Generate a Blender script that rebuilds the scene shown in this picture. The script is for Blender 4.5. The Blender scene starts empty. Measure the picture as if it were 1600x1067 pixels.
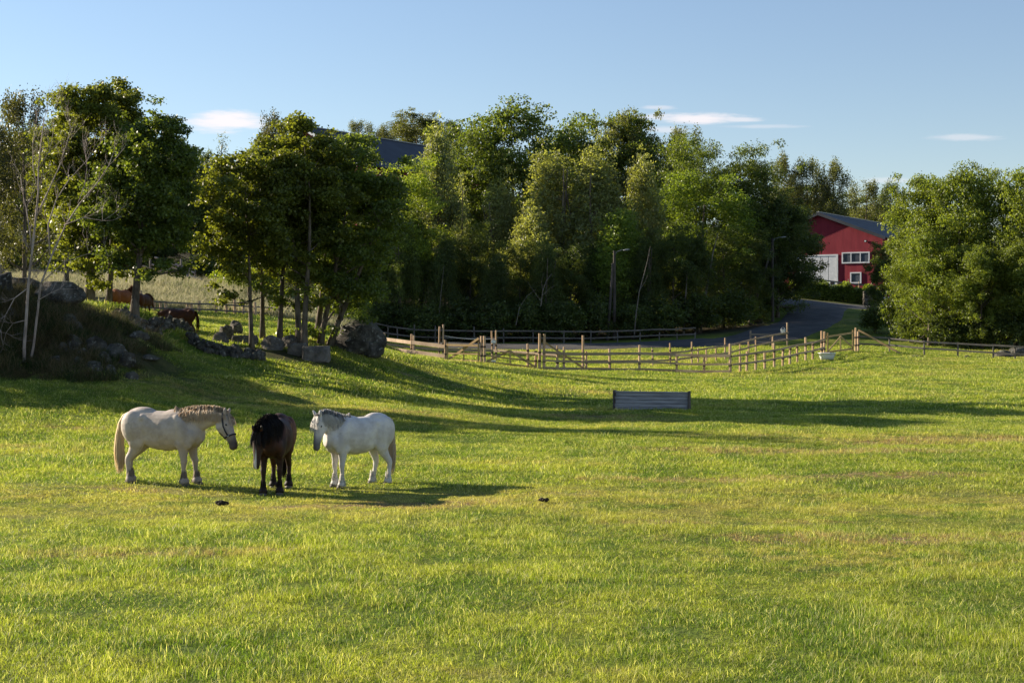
import bpy, math, random
import numpy as np
from mathutils import Vector, Matrix, Euler, noise as mnoise
R = math.radians
random.seed(7)
rng = np.random.default_rng(11)
sc = bpy.context.scene
COL = bpy.data.collections.new("scene"); sc.collection.children.link(COL)
F, HY, CAMH = 2222.0, 498.0, 3.0

# ---------------------------------------------------------------- terrain
# ground heights measured as (picture column, picture row, distance in metres)
CP = [
 (800,673,38),(1500,673,38),(1150,673,38),(420,668,38),(150,655,38),
 (800,637,48),(1100,637,48),(1550,637,48),(560,628,48),(1200,610,59.5),(1560,605,60),(800,606,58),
 (597,549,88),(645,559,82),(697,565,80),(752,568,78.5),(848,576,77),(957,580,76),(1056,582.5,74.5),(1142,584.5,73),
 (1207,574,77),(1284,556,86),(1340,548,90),(1444,556,88),(1600,560,86),(1450,580,74),(1750,565,84),
 (1020,571,83),(911,570,84),(1133,563,86),(1230,539,98),(760,560,88),
 (700,537,103),(900,537,104),(1080,535,104),(600,532,103),
 (1250,524,106),(1180,514,112),(1270,500,124),(1275,479,144),(1270,470,158),(1280,464,168),(1200,480,140),(1345,486,135),(1400,500,120),
 (1290,462,190),(1290,440,230),(1500,540,100),(1500,500,140),(1700,480,180),
 (900,525,116),(750,518,120),(620,510,118),(1080,515,118),(800,440,150),(1000,440,155),(900,370,190),(640,400,150),(1150,450,170),
 (478,350,150),(480,300,190),(300,360,150),(560,420,135),(150,350,150),(0,350,150),(900,330,240),(400,270,240),(1500,420,250),
 (100,606,43),(0,604,42),(200,606,43),(-200,600,42),(60,572,46),(-60,560,46),(150,560,47),(215,560,49),
 (100,488,54),(60,470,53),(0,465,53),(-80,450,55),(-200,430,56),(160,505,54),(210,520,54),
 (140,477,62),(170,478,62),(208,481,62),(190,492,70),(230,494,74),(262,506,60),(80,470,64),(0,462,66),(-150,430,70),
 (275,527,64.5),(300,532,62),(300,548,57),(330,553,57),(300,575,52),(300,612,46),(400,600,50),(420,575,56),(500,580,58),
 (392,542,61),(440,531,65),(478,538,63),(510,538,64),(590,566,63.5),(545,540,67),(640,596,60),(620,560,76),(600,610,54),(480,615,50),
 (300,497,78),(400,499,80),(480,508,80),(550,519,84),(220,487,79),(130,478,80),(0,465,82),(480,520,72),(350,512,71),
 (300,470,90),(300,441,108),(420,470,100),(180,441,108),(60,440,106),(500,505,96),
]
MAPY = [(0,0),(30,29),(38,37),(43,41),(46,43),(50,45.6),(54,48.8),(58,52.3),(60,53.8),(62,55.6),(64,57.5),(66,59.5),(70,64),(74,68.5),(78,75),(82,82),(300,300)]
def my(px, Y):
    """the mound on the left stands a little nearer than the first survey put it"""
    k = min(1, max(0, (700-px)/80)); e=min(1,max(0,(285-px)/65)); e=e*e*(3-2*e)
    return Y*(1-k)+k*float(np.interp(Y,[a for a,_ in MAPY],[b for _,b in MAPY]))-e*float(np.interp(Y,[48,54,58,63,66,74],[0,1.7,2.9,3.1,2.6,0]))
CP = [(px,py,my(px,Y)) for px,py,Y in CP]
pts = [((px-800)*Y/F, Y, CAMH-(py-HY)*Y/F) for px,py,Y in CP]
for Y in (-12,2,12,22,31):
    for x in (-26,-9,0,9,26): pts.append((x, Y, 0.0 + (0.25 if x<-20 and Y>20 else 0)))
pts += [(-50,40,4.0),(-60,90,7),(-60,20,1.5),(60,60,.6),(75,110,2),(45,35,.1),(-80,150,14),(90,190,7),(90,250,10)]
P = np.array(pts, float)
def tps_k(d2): return 0.5*d2*np.log(d2+1e-9)
S = 50.0
A = P[:,:2]/S
n = len(A)
K = tps_k(((A[:,None]-A[None])**2).sum(-1)) + np.eye(n)*2e-4
Q = np.c_[np.ones(n), A]
M_ = np.zeros((n+3,n+3)); M_[:n,:n]=K; M_[:n,n:]=Q; M_[n:,:n]=Q.T
W = np.linalg.solve(M_, np.r_[P[:,2], np.zeros(3)])
def lump(x, y):
    return (np.sin(x*.61+1.3*np.sin(y*.37))*np.cos(y*.53+.7*np.sin(x*.29))*.05
          + np.sin(x*1.9+y*.8)*np.cos(y*1.55-x*.4)*.02)
def tps(x, y):
    x = np.clip(x, -85, 95); y = np.clip(y, -12, 255)
    q = np.stack([x,y],-1)/S
    out = np.empty(len(q))
    for i in range(0, len(q), 20000):
        s = q[i:i+20000]
        out[i:i+20000] = tps_k(((s[:,None]-A[None])**2).sum(-1))@W[:n] + W[n] + s@W[n+1:]
    return out
def axis(lo, hi, step, far):
    a = list(np.arange(lo, hi+1e-6, step))
    d = step; v = hi
    while v < far: d *= 1.5; v += d; a.append(v)
    d = step; v = lo
    while v > -far: d *= 1.5; v -= d; a.insert(0, v)
    return np.array(a)
GX = axis(-60, 70, .8, 2500); GY = axis(0, 215, .8, 2500)
XX, YY = np.meshgrid(GX, GY)
ZZ = tps(XX.ravel(), YY.ravel()).reshape(XX.shape)
near = np.clip((YY-4)/20, 0, 1)
ZZ = ZZ + lump(XX, YY)*np.clip(near, .35, 1)
# rougher bank on the left
bank = np.exp(-(((XX+13.2)/5.3)**2+((YY-45)/3.2)**2))
ZZ = ZZ + bank*(np.sin(XX*1.7+YY)*np.sin(YY*1.9-XX*.7)*.28)
def gz(x, y):
    i = np.clip(np.searchsorted(GX, x)-1, 0, len(GX)-2); j = np.clip(np.searchsorted(GY, y)-1, 0, len(GY)-2)
    fx = (x-GX[i])/(GX[i+1]-GX[i]); fy = (y-GY[j])/(GY[j+1]-GY[j])
    return (ZZ[j,i]*(1-fx)*(1-fy)+ZZ[j,i+1]*fx*(1-fy)+ZZ[j+1,i]*(1-fx)*fy+ZZ[j+1,i+1]*fx*fy)
def at(px, Y, dz=0.0):
    x = (px-800)*Y/F
    return Vector((x, Y, float(gz(x, Y))+dz))
def zrow(py, Y): return CAMH-(py-HY)*Y/F

# ---------------------------------------------------------------- objects
def tag(o, label=None, cat=None, group=None, kind=None):
    if label: o['label'] = label
    if cat: o['category'] = cat
    if group: o['group'] = group
    if kind: o['kind'] = kind
    return o
def thing(name, label, cat, loc=(0,0,0), rz=0, group=None):
    o = bpy.data.objects.new(name, None); COL.objects.link(o)
    o.location = loc; o.rotation_euler = (0,0,rz); o.empty_display_size = .2
    return tag(o, label, cat, group)
def link(name, me, parent=None):
    o = bpy.data.objects.new(name, me); COL.objects.link(o)
    if parent: o.parent = parent
    return o
class MB:
    def __init__(s): s.v=[]; s.f=[]; s.m=[]
    def add(s, v, f, mi=0):
        b=len(s.v); s.v += [tuple(q) for q in v]; s.f += [tuple(b+i for i in q) for q in f]; s.m += [mi]*len(f)
    def box(s, c, d, rot=None, mi=0, taper=1.0):
        c=Vector(c); h=Vector(d)*.5; v=[]
        for z in (-1,1):
            k = taper if z>0 else 1
            for x,y in ((-1,-1),(1,-1),(1,1),(-1,1)):
                p=Vector((x*h.x*k,y*h.y*k,z*h.z))
                if rot is not None: p=rot@p
                v.append(c+p)
        s.add(v,[(3,2,1,0),(4,5,6,7),(0,1,5,4),(1,2,6,5),(2,3,7,6),(3,0,4,7)],mi)
    def beam(s, a, b, w, h, mi=0, roll=0.0):
        a=Vector(a); b=Vector(b); d=b-a; L=d.length; q=d.to_track_quat('X','Z').to_matrix()
        if roll: q = q @ Matrix.Rotation(roll,3,'X')
        s.box((a+b)/2,(L,w,h),q,mi)
    def tube(s, P, Rr, n=8, mi=0, cap=True, squash=None):
        P=[Vector(p) for p in P]; v=[]; N=len(P); up=None
        for i,p in enumerate(P):
            t=(P[min(i+1,N-1)]-P[max(i-1,0)]).normalized()
            if up is None:
                up = Vector((0,0,1)) if abs(t.z)<.9 else Vector((1,0,0))
            a=t.cross(up).normalized(); up=a.cross(t).normalized()
            r = Rr[i] if hasattr(Rr,'__len__') else Rr
            for k in range(n):
                an=2*math.pi*k/n
                v.append(p+a*math.cos(an)*r+up*math.sin(an)*r)
        f=[]
        for i in range(N-1):
            for k in range(n):
                f.append((i*n+k,i*n+(k+1)%n,(i+1)*n+(k+1)%n,(i+1)*n+k))
        if cap: f += [tuple(range(n-1,-1,-1)), tuple((N-1)*n+k for k in range(n))]
        s.add(v,f,mi)
    def ell(s, c, r, rot=None, nu=16, nv=10, mi=0):
        c=Vector(c); v=[]; f=[]
        for j in range(1,nv):
            ph=math.pi*j/nv
            for i in range(nu):
                th=2*math.pi*i/nu
                p=Vector((r[0]*math.sin(ph)*math.cos(th), r[1]*math.sin(ph)*math.sin(th), r[2]*math.cos(ph)))
                if rot is not None: p=rot@p
                v.append(c+p)
        t=Vector((0,0,r[2])); 
        if rot is not None: t=rot@t
        v += [c+t, c-t]; T=len(v)-2
        for j in range(nv-2):
            for i in range(nu):
                f.append((j*nu+i,(j+1)*nu+i,(j+1)*nu+(i+1)%nu,j*nu+(i+1)%nu))
        for i in range(nu):
            f.append((T,i,(i+1)%nu)); f.append((T+1,(nv-2)*nu+(i+1)%nu,(nv-2)*nu+i))
        s.add(v,f,mi)
    def mesh(s, name, mats, smooth=False):
        me=bpy.data.meshes.new(name); me.from_pydata(s.v,[],s.f)
        for m in (mats if isinstance(mats,(list,tuple)) else [mats]): me.materials.append(m)
        me.polygons.foreach_set('material_index', s.m)
        if smooth: me.polygons.foreach_set('use_smooth',[True]*len(s.f))
        me.update(); return me
    def build(s, name, mats, parent=None, smooth=False):
        return link(name, s.mesh(name,mats,smooth), parent)

# ---------------------------------------------------------------- materials
class NT:
    def __init__(s, name, tree=None):
        if tree is None:
            s.mat=bpy.data.materials.new(name); s.mat.use_nodes=True; s.t=s.mat.node_tree
            s.t.nodes.clear(); s.out=s.n('ShaderNodeOutputMaterial')
        else: s.t=tree; s.mat=None
    def n(s, ty, **kw):
        nd=s.t.nodes.new(ty)
        for k,v in kw.items(): setattr(nd,k,v)
        return nd
    def set(s, sock, v):
        if isinstance(v, bpy.types.NodeSocket): s.t.links.new(v, sock)
        else:
            if hasattr(sock.default_value,'__len__') and not hasattr(v,'__len__'): v=(v,)*len(sock.default_value)
            if hasattr(sock.default_value,'__len__') and len(sock.default_value)==4 and len(v)==3: v=(*v,1)
            sock.default_value=v
    def math(s, op, a, b=0.0, c=None, clamp=False):
        nd=s.n('ShaderNodeMath',operation=op,use_clamp=clamp); s.set(nd.inputs[0],a); s.set(nd.inputs[1],b)
        if c is not None: s.set(nd.inputs[2],c)
        return nd.outputs[0]
    def mix(s, f, a, b, blend='MIX'):
        nd=s.n('ShaderNodeMix',data_type='RGBA',blend_type=blend); s.set(nd.inputs[0],f); s.set(nd.inputs[6],a); s.set(nd.inputs[7],b); return nd.outputs[2]
    def noise(s, vec, scale, detail=3, rough=.55, out=0):
        nd=s.n('ShaderNodeTexNoise'); s.set(nd.inputs['Scale'],scale); s.set(nd.inputs['Detail'],detail); s.set(nd.inputs['Roughness'],rough)
        if vec is not None: s.set(nd.inputs['Vector'],vec)
        return nd.outputs[out]
    def ramp(s, f, lo, hi):
        nd=s.n('ShaderNodeMapRange',clamp=True); nd.interpolation_type='SMOOTHSTEP'; s.set(nd.inputs[0],f); s.set(nd.inputs[1],lo); s.set(nd.inputs[2],hi); return nd.outputs[0]
    def pos(s): return s.n('ShaderNodeNewGeometry').outputs['Position']
    def objc(s): return s.n('ShaderNodeTexCoord').outputs['Object']
    def scale(s, vec, sx, sy, sz):
        nd=s.n('ShaderNodeMapping'); s.set(nd.inputs[0],vec); nd.inputs['Scale'].default_value=(sx,sy,sz); return nd.outputs[0]
    def bump(s, h, strength=.4, dist=.02):
        nd=s.n('ShaderNodeBump'); nd.inputs['Strength'].default_value=strength; nd.inputs['Distance'].default_value=dist; s.set(nd.inputs['Height'],h); return nd.outputs[0]
    def bsdf(s, color, rough=.8, bump=None, spec=.3, trans=None, tcol=None, metal=0):
        p=s.n('ShaderNodeBsdfPrincipled'); s.set(p.inputs['Base Color'],color); s.set(p.inputs['Roughness'],rough); p.inputs['Specular IOR Level'].default_value=spec; p.inputs['Metallic'].default_value=metal
        if bump is not None: s.set(p.inputs['Normal'],bump)
        o=p.outputs[0]
        if trans:
            t=s.n('ShaderNodeBsdfTranslucent'); s.set(t.inputs[0], tcol if tcol is not None else color)
            m=s.n('ShaderNodeMixShader'); s.set(m.inputs[0],trans); s.t.links.new(o,m.inputs[1]); s.t.links.new(t.outputs[0],m.inputs[2]); o=m.outputs[0]
        s.t.links.new(o, s.out.inputs[0]); return s.mat
    def attr(s, name, out='Fac'):
        nd=s.n('ShaderNodeAttribute',attribute_name=name); return nd.outputs[out]

def plain(name, c1, c2, scale=6, rough=.85, bump=.3, stretch=(1,1,1), spec=.25, metal=0, dist=.01):
    m=NT(name); v=m.scale(m.objc(),*stretch)
    f=m.ramp(m.noise(v,scale,5,.65),.3,.7)
    return m.bsdf(m.mix(f,c1,c2),rough,m.bump(m.noise(v,scale*3,4),bump,dist),spec,metal=metal)

LUSH=(.100,.152,.019); YEL=(.222,.252,.034); OLI=(.335,.280,.090); BRN=(.255,.165,.115)
def grass_color(m, p):
    """patches of lush, yellowish and worn brown grass across the field, by place"""
    flat=m.scale(p,1,1,0)
    a=m.ramp(m.noise(flat,.55,5,.68),.40,.62)
    c=m.mix(a,LUSH,YEL)
    b=m.ramp(m.noise(m.scale(p,.45,1.0,0),.16,5,.6),.50,.64)
    b2=m.ramp(m.noise(flat,2.6,3,.6),.40,.62)
    c=m.mix(m.math('MULTIPLY',m.math('MULTIPLY',b,b2),.85),c,OLI)
    dk=m.ramp(m.noise(flat,1.15,4,.7),.60,.72); c=m.mix(m.math('MULTIPLY',dk,.4),c,(.065,.120,.014))
    d=m.ramp(m.noise(m.scale(p,.30,1.1,0),.34,4,.62),.60,.70)
    d2=m.ramp(m.noise(flat,5,3,.6),.40,.56)
    sy=m.n('ShaderNodeSeparateXYZ'); m.set(sy.inputs[0],p); wr=m.math('SUBTRACT',1.0,m.ramp(m.math('ABSOLUTE',m.math('SUBTRACT',sy.outputs[1],23.2)),.3,4.0)); wr=m.math('MULTIPLY',wr,m.ramp(m.noise(flat,.9,5,.7),.38,.6)); c=m.mix(m.math('MULTIPLY',wr,.7),c,OLI)
    nn=m.math('MULTIPLY',m.math('SUBTRACT',m.noise(flat,1.3,5,.75),.5),3.2); worn=d
    for wx,wy,wa,wb in ((5.0,19.4,2.6,.55),(8.0,19.6,1.6,.35),(3.6,26.6,2.3,.6),(6.7,32.2,4.0,.9),(10.9,34.9,3.4,.9),(-1.9,22.9,2.0,.5),(6.8,27.2,2.4,.5),(2.4,43.5,2.2,.9)):
        ex=m.math('DIVIDE',m.math('SUBTRACT',sy.outputs[0],wx),wa); ey=m.math('DIVIDE',m.math('SUBTRACT',sy.outputs[1],wy),wb)
        rr_=m.math('ADD',m.math('SQRT',m.math('ADD',m.math('MULTIPLY',ex,ex),m.math('MULTIPLY',ey,ey))),nn); worn=m.math('MAXIMUM',worn,m.math('SUBTRACT',1.0,m.ramp(rr_,.5,1.3)))
    return m.mix(m.math('MULTIPLY',m.math('MULTIPLY',worn,d2),.85),c,BRN)

# ground
g=NT('ground_soil_and_grass'); p=g.pos()
c=grass_color(g,p)
c=g.mix(g.ramp(g.noise(p,9,4,.7),.35,.65),g.mix(.45,c,(.03,.035,.012)),c)
dry=g.attr('dry'); c=g.mix(dry,c,g.mix(g.ramp(g.noise(p,.8,4),.35,.65),(.32,.30,.14),(.16,.20,.05)))
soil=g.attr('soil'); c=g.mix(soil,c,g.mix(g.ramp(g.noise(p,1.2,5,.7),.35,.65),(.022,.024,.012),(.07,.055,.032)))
MGROUND=g.bsdf(c,.95,g.bump(g.noise(p,11,4,.7),.7,.09),.1)
g=NT('gravel_road_surface'); p=g.pos()
c=g.mix(g.ramp(g.noise(p,.7,4),.35,.65),(.055,.052,.053),(.095,.09,.086)); c=g.mix(g.ramp(g.noise(p,14,4,.8),.45,.7),c,(.10,.092,.085))
MROAD=g.bsdf(c,.9,g.bump(g.noise(p,16,4,.7),.6,.03),.2)

def grass_mat(name, lo, hi):
    m=NT(name); p=m.pos(); t=m.attr('tint'); c=grass_color(m,p)
    c=m.mix(m.attr('straw'),c,(.46,.42,.20))
    k=m.n('ShaderNodeMapRange'); m.set(k.inputs[0],m.math('ADD',m.math('MULTIPLY',t,.7),m.math('MULTIPLY',m.ramp(m.noise(m.scale(p,1,1,0),3.2,4,.75),.36,.6),.3))); k.inputs[3].default_value=lo; k.inputs[4].default_value=hi
    c=m.mix(1.0,c,k.outputs[0],'MULTIPLY')
    tc=m.mix(1.0,c,(1.45,1.5,.7),'MULTIPLY')
    return m.bsdf(c,.5,None,.3,trans=.5,tcol=tc)
MGRASS=grass_mat('meadow_grass_blades',.30,1.95)

m=NT('rough_bank_grass'); c=m.mix(m.ramp(m.noise(m.pos(),.9,4,.6),.38,.62),(.038,.062,.015),(.088,.075,.029)); c=m.mix(m.attr('straw'),c,(.20,.15,.08))
MBANK=m.bsdf(c,.7,None,.2,trans=.3)
m=NT('pale_meadow_grass'); c=m.mix(m.ramp(m.noise(m.pos(),.5,4,.6),.38,.62),(.17,.21,.05),(.34,.32,.14)); c=m.mix(m.attr('straw'),c,(.50,.45,.28))
MPALE=m.bsdf(c,.7,None,.2,trans=.35)
m=NT('leaf_foliage'); oi=m.n('ShaderNodeObjectInfo').outputs['Color']; t=m.attr('tint')
k=m.n('ShaderNodeMapRange'); m.set(k.inputs[0],t); k.inputs[3].default_value=.45; k.inputs[4].default_value=1.9
c=m.mix(1.0,oi,k.outputs[0],'MULTIPLY'); c=m.mix(m.math('MULTIPLY',m.ramp(t,.90,1.0),.35),c,(.20,.14,.03))
tc=m.mix(1.0,c,(1.9,1.8,.5),'MULTIPLY')
MLEAF=m.bsdf(c,.45,None,.35,trans=.46,tcol=tc)
MBARK=plain('rough_grey_bark',(.055,.043,.034),(.19,.155,.12),7,.9,.9,(1,1,.25),dist=.03)
MBARE=plain('bleached_bare_bark',(.20,.15,.13),(.48,.39,.35),5,.8,.5,(1,1,.3))
def rock_mat(name,a,b,moss=.5):
    m=NT(name); p=m.pos(); f=m.ramp(m.noise(p,1.6,6,.72),.36,.64); c=m.mix(f,a,b)
    c=m.mix(m.ramp(m.noise(p,6,4,.7),.54,.66),c,(.26,.25,.225))
    nz=m.n('ShaderNodeSeparateXYZ'); m.set(nz.inputs[0],m.n('ShaderNodeNewGeometry').outputs['Normal'])
    mo=m.math('MULTIPLY',m.ramp(nz.outputs[2],.45,.95),m.ramp(m.noise(p,2.2,4),.42,.6))
    c=m.mix(m.math('MULTIPLY',mo,moss),c,(.055,.075,.018))
    return m.bsdf(c,.9,m.bump(m.noise(m.scale(p,1,1,2.5),4.5,6,.75),1.0,.12),.2)
MROCK=rock_mat('lichen_grey_rock',(.040,.036,.030),(.135,.122,.105))
MSLAB=rock_mat('cut_stone_block',(.10,.09,.078),(.24,.21,.185),.3)
def wood(name,a,b):
    m=NT(name); p=m.pos(); f=m.ramp(m.noise(p,.9,3),.3,.7)
    c=m.mix(f,a,b); c=m.mix(m.ramp(m.noise(m.scale(p,3,3,22),2,4,.7),.5,.7),c,tuple(x*.6 for x in a))
    return m.bsdf(c,.85,m.bump(m.noise(m.scale(p,4,4,30),3,4),.5,.01),.2)
WPOST=wood('pine_post_wood',(.46,.30,.18),(.62,.44,.29))
WRAIL=wood('weathered_rail_wood',(.30,.22,.15),(.44,.34,.24))
WGREY=wood('old_grey_wood',(.11,.098,.088),(.20,.18,.165))
WDARK=wood('tarred_pole_wood',(.06,.052,.046),(.12,.10,.09))
WGATE=wood('fresh_gate_wood',(.36,.24,.11),(.50,.36,.19))
MSTRAP=plain('dark_fence_strap',(.03,.022,.02),(.07,.05,.045),8)
MWHITE=plain('white_enamel',(.72,.73,.74),(.80,.80,.80),3,.25,.05,spec=.5)
MWPAINT=plain('white_painted_wood',(.62,.64,.66),(.78,.79,.80),2,.6,.1)
MBLACK=plain('matt_black',(.012,.012,.014),(.03,.03,.032),5,.5,.1)
MGLASS=plain('window_glass',(.05,.06,.08),(.12,.14,.17),.6,.08,.0,spec=.8)
MGALV=plain('galvanised_metal',(.22,.225,.235),(.32,.33,.34),9,.5,.1,metal=.4)
m=NT('red_board_cladding'); o=m.objc(); sx=m.n('ShaderNodeSeparateXYZ'); m.set(sx.inputs[0],o)
st=m.math('FRACT',m.math('MULTIPLY',m.math('ADD',sx.outputs[0],sx.outputs[1]),5.5)); gap=m.math('LESS_THAN',st,.14)
c=m.mix(m.ramp(m.noise(m.scale(o,1,1,.2),1.2,4),.3,.7),(.235,.023,.038),(.31,.037,.052)); c=m.mix(m.math('MULTIPLY',gap,.55),c,(.06,.008,.009))
MRED=m.bsdf(c,.75,m.bump(m.math('SUBTRACT',1.0,gap),.6,.02),.2)
m=NT('dark_sheet_roof'); o=m.objc(); sx=m.n('ShaderNodeSeparateXYZ'); m.set(sx.inputs[0],o)
st=m.math('FRACT',m.math('MULTIPLY',sx.outputs[1],2.5)); gap=m.math('LESS_THAN',st,.12)
c=m.mix(m.ramp(m.noise(o,.5,4),.3,.7),(.030,.035,.046),(.048,.055,.070)); c=m.mix(m.math('MULTIPLY',gap,.5),c,(.03,.035,.045))
MROOF=m.bsdf(c,.65,m.bump(gap,.5,.03),.4)
m=NT('grey_ribbed_boards'); o=m.objc(); sx=m.n('ShaderNodeSeparateXYZ'); m.set(sx.inputs[0],o)
c=m.mix(m.ramp(m.noise(m.scale(o,.7,1,14),2.0,4,.7),.3,.7),(.20,.195,.21),(.42,.41,.43))
MJUMP=m.bsdf(c,.8,m.bump(m.noise(m.scale(o,1,1,16),3,4),.5,.01),.2)

# ---------------------------------------------------------------- ground mesh
def grid_mesh(name, X, Y, Z, mat):
    ny,nx=X.shape; me=bpy.data.meshes.new(name)
    v=np.stack([X,Y,Z],-1).reshape(-1,3).astype(np.float32)
    j,i=np.meshgrid(np.arange(ny-1),np.arange(nx-1),indexing='ij'); a=(j*nx+i).ravel()
    q=np.stack([a,a+1,a+nx+1,a+nx],-1).astype(np.int32)
    me.vertices.add(len(v)); me.vertices.foreach_set('co',v.ravel())
    me.loops.add(q.size); me.loops.foreach_set('vertex_index',q.ravel())
    me.polygons.add(len(q)); me.polygons.foreach_set('loop_start',np.arange(0,q.size,4,dtype=np.int32))
    me.polygons.foreach_set('use_smooth',np.ones(len(q),bool))
    me.update(calc_edges=True); me.materials.append(mat); return me
def smooth01(x): x=np.clip(x,0,1); return x*x*(3-2*x)
def px_of(x,y): return 800+F*x/np.maximum(y,1)
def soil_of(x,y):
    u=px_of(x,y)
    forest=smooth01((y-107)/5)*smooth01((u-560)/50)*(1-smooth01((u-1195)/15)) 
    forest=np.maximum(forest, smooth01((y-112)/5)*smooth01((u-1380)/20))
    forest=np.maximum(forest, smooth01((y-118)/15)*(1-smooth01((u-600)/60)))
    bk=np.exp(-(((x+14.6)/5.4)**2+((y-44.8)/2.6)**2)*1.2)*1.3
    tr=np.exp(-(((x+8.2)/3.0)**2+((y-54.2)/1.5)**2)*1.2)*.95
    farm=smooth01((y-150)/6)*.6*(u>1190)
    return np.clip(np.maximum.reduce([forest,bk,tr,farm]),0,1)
def dry_of(x,y):
    u=px_of(x,y); return np.clip(smooth01((y-79)/6)*(1-smooth01((y-116)/6))*(1-smooth01((u-470)/90)),0,1)*.9
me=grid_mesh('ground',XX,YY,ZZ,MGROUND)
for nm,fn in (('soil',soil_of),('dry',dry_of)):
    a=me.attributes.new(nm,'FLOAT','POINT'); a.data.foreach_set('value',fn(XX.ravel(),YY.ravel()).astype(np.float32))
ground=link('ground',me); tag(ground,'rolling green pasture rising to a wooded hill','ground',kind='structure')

def strip(name, L, Rr, n, label, dz=.05, cat='road'):
    """road strip between two edge polylines of (px, Y)"""
    def res(E):
        E=np.array([[(px-800)*Y/F,Y] for px,Y in E]); d=np.r_[0,np.cumsum(np.hypot(*np.diff(E,axis=0).T))]; t=np.linspace(0,d[-1],n)
        return np.c_[np.interp(t,d,E[:,0]),np.interp(t,d,E[:,1])]
    a,b=res(L),res(Rr); m=16; t=np.linspace(0,1,m)[None,:,None]
    g=a[:,None]*(1-t)+b[:,None]*t
    e=np.minimum(t[...,0],1-t[...,0]); z=gz(g[...,0],g[...,1])+np.where(e<.02,-.06,dz+.05*np.minimum(e*4,1))
    me=grid_mesh(name,g[...,0],g[...,1],z,MROAD); o=link(name,me); return tag(o,label,cat,kind='structure')
strip('farm_road',[(1085,104.5),(1140,108),(1180,113),(1210,122),(1228,132),(1212,146),(1205,156)],[(1200,99.5),(1262,104),(1300,113),(1318,122),(1322,133),(1330,146),(1400,157)],70,'gravel farm road climbing between the trees to the red barn')
strip('gravel_track',[(560,103.8),(800,104),(1000,105),(1090,107)],[(560,98),(800,98),(1010,98.5),(1205,99.5)],70,'grey gravel track running behind the paddock fence',.05,'track')

# ---------------------------------------------------------------- camera, light, sky
cam=bpy.data.cameras.new('camera'); co=bpy.data.objects.new('camera',cam); COL.objects.link(co); sc.camera=co
cam.sensor_width=36; cam.lens=F/1600*36; cam.shift_y=-(533.5-HY)/1600; cam.clip_end=6000; cam.clip_start=.1
co.location=(0,0,CAMH); co.rotation_euler=(R(90),0,0)
EL,AZ=R(21.5),(-math.cos(R(25)),math.sin(R(25)))
sun=bpy.data.lights.new('sun','SUN'); so=bpy.data.objects.new('sun',sun); COL.objects.link(so)
sun.energy=5.0; sun.angle=R(.55); sun.color=(1,.87,.68)
sd=Vector((AZ[0]*math.cos(EL),AZ[1]*math.cos(EL),math.sin(EL))); so.rotation_euler=sd.to_track_quat('Z','Y').to_euler()
w=bpy.data.worlds.new('World'); sc.world=w; w.use_nodes=True; wn=NT('w',w.node_tree); w.node_tree.nodes.clear()
sky=wn.n('ShaderNodeTexSky',sky_type='NISHITA'); sky.sun_disc=False; sky.sun_elevation=EL; sky.sun_rotation=math.atan2(AZ[0],AZ[1]); sky.altitude=300; sky.air_density=1.0; sky.dust_density=.0; sky.ozone_density=2.0
dirn=wn.n('ShaderNodeTexCoord').outputs['Generated']; sx=wn.n('ShaderNodeSeparateXYZ'); wn.set(sx.inputs[0],dirn)
yy=wn.math('MAXIMUM',sx.outputs[1],.01); cu=wn.math('DIVIDE',sx.outputs[0],yy); cv=wn.math('DIVIDE',sx.outputs[2],yy)
nz=wn.noise(wn.scale(dirn,22,22,150),1.6,6,.65)
tot=None
for px,py,a,b,amp in ((352,189,66,19,1.0),(395,196,30,9,.6),(1085,186,92,9.5,.9),(1150,187,50,5,.6),(1025,168,32,4,.4),(1195,198,70,3.5,.3),(1512,215,58,6,.38),(1040,203,40,7,.45),(1390,282,50,6,.3)):
    dx=wn.math('DIVIDE',wn.math('SUBTRACT',cu,(px-800)/F),a/F); dy=wn.math('DIVIDE',wn.math('SUBTRACT',cv,(HY-py)/F),b/F)
    r=wn.math('SQRT',wn.math('ADD',wn.math('MULTIPLY',dx,dx),wn.math('MULTIPLY',dy,dy)))
    r=wn.math('ADD',r,wn.math('MULTIPLY',wn.math('SUBTRACT',nz,.5),1.5))
    f=wn.math('MULTIPLY',wn.math('SUBTRACT',1.0,wn.ramp(r,.25,1.15)),amp*.9); tot=f if tot is None else wn.math('MAXIMUM',tot,f)
SKYGAIN=(1.08,1.0,.985)
skc=wn.mix(1.0,sky.outputs[0],SKYGAIN,'MULTIPLY')
hz=wn.n('ShaderNodeMapRange'); wn.set(hz.inputs[0],sx.outputs[2]); hz.inputs[1].default_value=.02; hz.inputs[2].default_value=.24; hz.inputs[3].default_value=.88; hz.inputs[4].default_value=1.02; skc=wn.mix(1.0,skc,hz.outputs[0],'MULTIPLY')
skyc=wn.mix(tot,skc,(6.9,6.4,6.45)); bg=wn.n('ShaderNodeBackground'); wn.set(bg.inputs[0],skyc); bg.inputs[1].default_value=.070
wo=wn.n('ShaderNodeOutputWorld'); w.node_tree.links.new(bg.outputs[0],wo.inputs[0])
sc.view_settings.view_transform='Standard'; sc.view_settings.look='None'; sc.view_settings.gamma=1; sc.view_settings.exposure=1.15
sc.cycles.max_bounces=6; sc.cycles.diffuse_bounces=4; sc.cycles.transmission_bounces=3; sc.cycles.transparent_max_bounces=4; sc.cycles.glossy_bounces=2
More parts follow.
